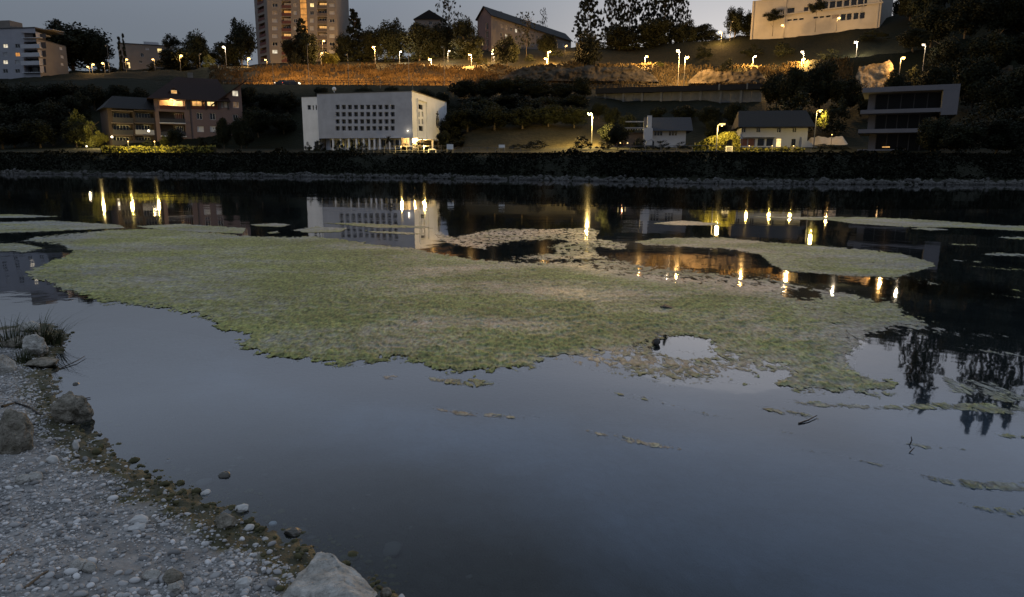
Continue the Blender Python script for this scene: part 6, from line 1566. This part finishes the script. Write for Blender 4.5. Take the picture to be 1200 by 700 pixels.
for px, py, D, yb, pw, lt, r, lab in [
 (102.8, 78.5, 244, 88, 40, 's', .40, "lit street lamp, leftmost of three under the big round tree"), (109.2, 75.8, 243, 87, 80, 's', .5, "lit street lamp, middle of three under the big round tree"), (120.4, 74.4, 242, 87, 80, 's', .5, "lit street lamp, rightmost of three under the big round tree"),
 (148.6, 70, 246, 82, 45, 's', .45, "lit lamp at the wall of the flat roofed block"), (179.2, 70, 244, 86, 50, 's', .40, "pale lit lamp before the flat roofed block's windows"), (212.2, 65.8, 238, 88, 160, 's', .62, "bright lamp below the round headed tree"),
 (262, 55.4, 226, 94, 300, 'w', .5, "tall white lamp at the left end of the lit lawn"), (291.6, 69, 244, 79, 350, 's', .62, "bright amber lamp left of the tower block"), (311, 70.5, 250, 77, 60, 's', .40, "small lamp at the tower block's left foot"),
 (379.5, 48.3, 245, 76, 120, 's', .48, "high lamp by the tower block's right window column"), (384.8, 66.8, 240, 77, 350, 's', .55, "bright lamp beside the yellow lit bush below the tower"), (377.5, 62.5, 243, 76, 80, 's', .35, "lamp just left of the yellow lit bush"),
 (437.4, 55.5, 238, 76, 1600, 's', .45, "amber lamp under the tall spruce"), (469.7, 61.3, 244, 74, 300, 'w', .28, "small white lamp under the high dark broad tree"), (503.5, 70, 232, 76, 2400, 's', .55, "low bright amber lamp under the wide dark tree"), (526.5, 60.5, 240, 74, 150, 'w', .22, "faint white lamp under the dark round tree"),
 (550.6, 64.5, 224, 76, 2200, 's', .42, "amber lamp lighting the low bush left of the long block"), (578.4, 58.8, 236, 76, 250, 's', .42, "upper of two lamps at the long block's gable corner"), (577.2, 63.4, 232, 76, 150, 'w', .36, "lower of two lamps at the long block's gable corner"),
 (644.2, 61, 222, 74, 1500, 's', .40, "amber lamp on the path before the long block"), (639.3, 69, 219, 74, 1600, 's', .50, "low glowing lamp beside the path lamp before the long block"), (663.9, 54, 246, 62, 60, 's', .34, "ball lamp near the right end of the long block"), (651.4, 48.6, 250, 60, 40, 's', .30, "small lamp by the right half of the long block"),
 (758, 67, 208, 79, 1300, 's', .34, "path lamp above the pale rock wall"), (794, 60, 188, 108, 350, 'w', .36, "tall white street lamp, left of a pair by the guard rail"), (805.2, 68, 186, 108, 1500, 's', .36, "tall amber street lamp, right of a pair by the guard rail"),
 (844, 38, 232, 46, 500, 's', .55, "bright amber lamp on the ridge under the leaning tree"), (885, 67, 196, 79, 1400, 's', .34, "slope lamp above the darker rock wall"), (939.8, 61.3, 190, 76, 200, 'w', .36, "upper white lamp over the dark slope trees"), (941.8, 69.6, 186, 82, 900, 's', .50, "bright lower lamp among the dark slope trees"),
 (917, 30, 222, 41, 26, 's', .50, "lamp at the foot of the cream building's left part"), (983.2, 21.5, 208, 33, 36, 's', .50, "lamp at the foot of the cream building's lower window band"), (1002.5, 50, 184, 62, 300, 'w', .38, "white lamp on the dark slope under the cream building"),
 (1058.6, 68.6, 146, 90, 220, 's', .36, "bright lamp above the lit rubble face"), (1082, 53, 160, 78, 40, 'w', .32, "white lamp on a tall pole behind the villa"), (846, 148, 82.3, 180, 75, 'y', .13, "street lamp in front of the arched hedge"), (690.8, 135, 119, 166, 1500, 'y', .13, "single street lamp on the dark bank terrace"),
]:
    street_lamp(px, py, D, yb, lab, pw, 'lamp_white' if lt == 'w' else 'lamp_sodium', r, col=WH if lt == 'w' else ((1.0, 0.68, 0.20) if lt == 'y' else (1.0, 0.55, 0.16)), bulb=r)
lt_ = street_lamp(961, 131, 107, 172, "yellow street lamp standing inside a thin leafed tree", 65, 'lamp_sodium', 0.2, col=(1.0, 0.72, 0.2))
plant("yellow", 961, 107.5, 127, 17, "small tree lit bright yellow by the lamp in its crown", py_base=150, foot_z=None)
for px, py, D, yb, lab in [(123.7, 54, 240, 90, "unlit tall lamp pole right of three lit lamps"), (235, 64, 240, 86, "unlit lamp pole under the bushy crowned tree"), (317, 73, 196, 98, "slim lamp pole at the road before the tower, left one"), (362, 53, 195, 98, "tall slim lamp pole at the road before the spruce"), (405.3, 65, 195, 98, "slim lamp pole at the road right of the tower"), (480.5, 57, 194, 98, "tall slim lamp pole at the road under the high dark tree"), (518, 56, 194, 98, "tall slim lamp pole with a round head left of the long block"), (858.5, 26, 234, 46, "unlit pole on the ridge left of the cream building"), (443, 97 - 6, 188, 110, "dark thin pole behind the church roof")]:
    rt = street_lamp(px, py, D, yb, lab, on=False, r=0.2)
    if 300 < px < 530 and D > 190 and D < 200:
        lo = lamp_light("lamp_light", [c for c in rt.children if c.name.startswith('lamp_head')][0], (0, 0.6, -0.35), 21000, (1.0, 0.52, 0.14), 0.2, 140); lo.data.color = (1.0, 0.47, 0.13)
        lo.rotation_euler = (R(48), 0, 0)      # its reflector throws the light across the road onto the slope
# garden lamps
def garden_lamp(px, py, D, yb, label, power, m='lamp_white', col=WH, r=0.2, dx=0):
    h = at(px, py, D); b = at(px, yb, D); H = h.z - b.z; root = thing("garden_lamp", label, "lamp", (h.x, h.y, b.z))
    mb = MB(); mb.tube([(0, 0, -0.4), (0, 0, H - r * 0.8)], [0.05, 0.04], 6); link("post", mb.mesh("post", 'metal_dark'), root)
    mb = MB(); mb.ball((0, 0, H), r, 9, 6); g = link("globe", mb.mesh("globe", m), root)
    lamp_light("lamp_light", g, (dx, -0.5 - r, H + 0.2), power * 6.0, col, 0.15); return root
garden_lamp(131.2, 160.6, 143, 174, "white globe lamp beside the yellow lit tree at the far left", 700, col=(1.0, 0.72, 0.25), r=0.22, dx=-2.8)
garden_lamp(174.2, 153.6, 146, 174, "bright globe lamp before the balcony wing", 4, r=0.24, col=(1.0, 0.75, 0.3))
garden_lamp(101.5, 171.5, 147, 176, "faint low garden lamp left of the lit hedge", 20, r=0.16)
garden_lamp(150, 166, 112.4, 180, "low garden lamp over the lit hedge", 260, 'lamp_sodium', (1.0, 0.72, 0.18), r=0.08)
garden_lamp(181, 166, 111.8, 180, "second low garden lamp over the lit hedge, nearer the pink house", 260, 'lamp_sodium', (1.0, 0.72, 0.18), r=0.08)
garden_lamp(470, 172, 105, 180, "low path lamp at the fence before the church", 150, 'lamp_sodium', (1.0, 0.68, 0.2), r=0.08)
garden_lamp(497, 173, 104.5, 180, "low path lamp near the white tube frame", 150, 'lamp_sodium', (1.0, 0.68, 0.2), r=0.08)
garden_lamp(905, 171, 81.8, 181, "added low lamp lighting the middle of the golden hedge", 30, 'lamp_sodium', (1.0, 0.66, 0.18), r=0.05)  # this lamp and the next two are added to brighten the golden hedge
garden_lamp(878, 171, 82.0, 181, "low lamp at the golden lit hedge's end by the gate", 30, 'lamp_sodium', (1.0, 0.66, 0.18), r=0.05)
garden_lamp(930, 171, 81.6, 181, "low lamp at the golden lit hedge's end by the orange wall", 20, 'lamp_sodium', (1.0, 0.66, 0.18), r=0.05)
garden_lamp(975, 158, 117, 172, "lamp at the orange lit garden wall", 40, 'lamp_sodium', (1.0, 0.6, 0.2), r=0.08)
for i, (px, py) in enumerate([(722.5, 168.5), (727, 167.6), (731, 169), (735.5, 167.8), (741, 170.2)]):
    p = at(px, py, 103.5); mb = MB(); mb.ball((0, 0, 0), 0.09 + 0.02 * (i % 2), 7, 5)
    tag(link("lantern", mb.mesh("lantern", 'lit_yellow' if i % 2 else 'lit_red'), loc=p), "small coloured lantern hanging at the patio beside the slate roofed house", "lantern", "lanterns at the patio")
    if i == 2: lamp_light("lantern_light", scene.objects[[o.name for o in scene.objects if o.name.startswith("lantern")][-1]], (0, -0.3, 0.2), 10, (1, 0.5, 0.25), 0.1)

# ---- car on the hill road
def car(px, D, py, label, rz):
    p = terr_at(px, 11) + Vector((0, 4.0, 0.06)); root = thing("car", label, "car", p, rz)
    prof = [(-2.1, 0.35), (-2.15, 0.75), (-1.9, 0.95), (-1.2, 1.02), (-0.6, 1.45), (0.8, 1.48), (1.5, 1.05), (2.05, 0.9), (2.15, 0.6), (2.1, 0.35)]
    mb = MB(); n = len(prof); mb.add([(x, -0.85 if z < 1.1 else -0.7, z) for x, z in prof] + [(x, 0.85 if z < 1.1 else 0.7, z) for x, z in prof], [tuple(range(n)), tuple(range(2 * n - 1, n - 1, -1))] + [(i, n + i, n + (i + 1) % n, (i + 1) % n) for i in range(n)])
    link("body", mb.mesh("body", mat("dark_car_paint", (0.03, 0.03, 0.035), 0.3, 0.05, spec=0.5)), root)
    mb = MB(); mb.add([(-1.0, -0.80, 1.06), (1.3, -0.80, 1.06), (0.75, -0.72, 1.4), (-0.6, -0.72, 1.4)], [(0, 1, 2, 3)]); link("side_window", mb.mesh("side_window", 'glass'), root)
    for x in (-1.35, 1.35):
        for y in (-0.8, 0.8): mb = MB(); mb.tube([(0, -0.1, 0), (0, 0.1, 0)], [0.33, 0.33], 12); link("wheel", mb.mesh("wheel", 'metal_dark'), root, loc=(x, y, 0.33))
    for y in (-0.6, 0.6): mb = MB(); mb.ball((2.1, y, 0.75), 0.2, 7, 5); link("headlight", mb.mesh("headlight", 'lamp_white'), root)
    for y in (-0.6, 0.6): mb = MB(); mb.ball((-2.12, y, 0.8), 0.2, 7, 5); link("tail_light", mb.mesh("tail_light", TAIL), root)
    return root
TAIL = emat("tail_light_red", (1, 0.06, 0.03), 3)
car(327, 192, 97, "dark car with red tail lights on the hill road", math.pi); car(336, 192, 97, "dark car with white headlights on the hill road", 0.05)

# ================================================================== far shore: stones and bank growth
rg = np.random.default_rng(33)
n = 4600; px = rg.uniform(-500, 1600, n); t = rg.random(n) ** 1.2 * np.clip(0.75 + 0.7 * pnoise(px * 0.035, px * 0 + 2.0) + 0.5 * pnoise(px * 0.13, px * 0), 0.25, 1.5)
sd_arr = np.interp(px, [a for a, b in SHORE], [b for a, b in SHORE]); D = sd_arr - 0.1 + t * 1.5
x200 = np.array([at(p, 200, 1.0).x for p in px]); X = x200 * D
Z = np.interp(t * 1.5 - 0.1, [-1, 0, 3, 6], [-0.2, 0.0, 0.95, 2.1]); S = np.clip(np.exp(rg.normal(math.log(0.15), 0.45, n)), 0.07, 0.38)
stone_mass("shore_stones", X, D, Z + S * 0.15, S, 'shore_stone', None, flat=(0.5, 0.9), sub=1, seed=34)
tag(scene.objects["shore_stones"], "strip of loose grey stones along the far waterline", "stones")
n = 80000; px = rg.uniform(-500, 1600, n); t = rg.random(n)
sd_arr = np.interp(px, [a for a, b in SHORE], [b for a, b in SHORE]); D = sd_arr + 1.5 + t * 11.5
x1 = np.interp(px, COLS, [at(p, 200, 1.0).x for p in COLS]); X = x1 * D
Z = np.interp(t * 11.5 + 1.5, [0, 3, 6, 9, 14], [0.0, 0.95, 2.1, 2.85, 3.0]) + rg.random(n) ** 1.6 * np.where(t > 0.6, 0.25 + 1.1 * np.clip(pnoise(px * 0.05 + 7, t) - 0.05, 0, 1) * ((px < 110) | ((px > 255) & (px < 420)) | ((px > 600) & (px < 730)) | (px > 955)), 0.35 + 0.75 * np.clip(pnoise(px * 0.045, t * 2) + 0.5 * pnoise(px * 0.15, t * 3), -0.4, 1))
d = rg.normal(size=(n, 3)); d /= np.linalg.norm(d, axis=1)[:, None]; e = np.cross(d, rg.normal(size=(n, 3))); e /= np.linalg.norm(e, axis=1)[:, None]; s = rg.uniform(0.07, 0.17, n)[:, None]
P = np.stack([X, D, Z], 1)
bank_growth = link("bank_undergrowth", np_mesh("bank_undergrowth", np.stack([P - d * s, P - e * s, P + d * s, P + e * s], 1).reshape(-1, 3), np.arange(n * 4).reshape(-1, 4), 'undergrowth'))
tag(bank_growth, "dark undergrowth covering the far bank above the stones", "undergrowth", kind='stuff')

# dry tufted grass on the lit slope
n = 46000; px = rg.uniform(245, 1000, n); r0 = rg.uniform(12.35, 16.95, n)
ci = (px + 700) / 8.0; i0 = np.floor(ci).astype(int); fi = (ci - i0)[:, None]; j0 = np.floor(r0).astype(int); fj = (r0 - j0)[:, None]
P = (TV[i0, j0] * (1 - fi) + TV[i0 + 1, j0] * fi) * (1 - fj) + (TV[i0, j0 + 1] * (1 - fi) + TV[i0 + 1, j0 + 1] * fi) * fj
kp = rg.random(n) < np.clip(0.45 + 0.9 * fbm(P[:, 0] * 0.16, P[:, 1] * 0.16, 4), 0.05, 1); P = P[kp]; n = len(P)
a = rg.uniform(0, 6.28, n); d = np.stack([np.cos(a), np.sin(a) * 0.5, np.zeros(n)], 1) * rg.uniform(0.15, 0.5, n)[:, None]; e = np.stack([rg.normal(0, 0.15, n), rg.normal(-0.1, 0.15, n), rg.uniform(0.2, 0.75, n)], 1)
M['dry_grass'] = mat("dry_slope_grass", (0.075, 0.055, 0.028), 0.95, 0.5, 0.25, spec=0.05)
so = link("slope_grass", np_mesh("slope_grass", np.stack([P - d * 0.5 - (0, 0, 0.05), P + d * 0.5 - (0, 0, 0.05), P + d * 0.35 + e, P - d * 0.35 + e], 1).reshape(-1, 3), np.arange(n * 4).reshape(-1, 4), 'dry_grass'))
tag(so, "dry tufted grass covering the lamp lit slope above the road", "grass", kind='stuff')
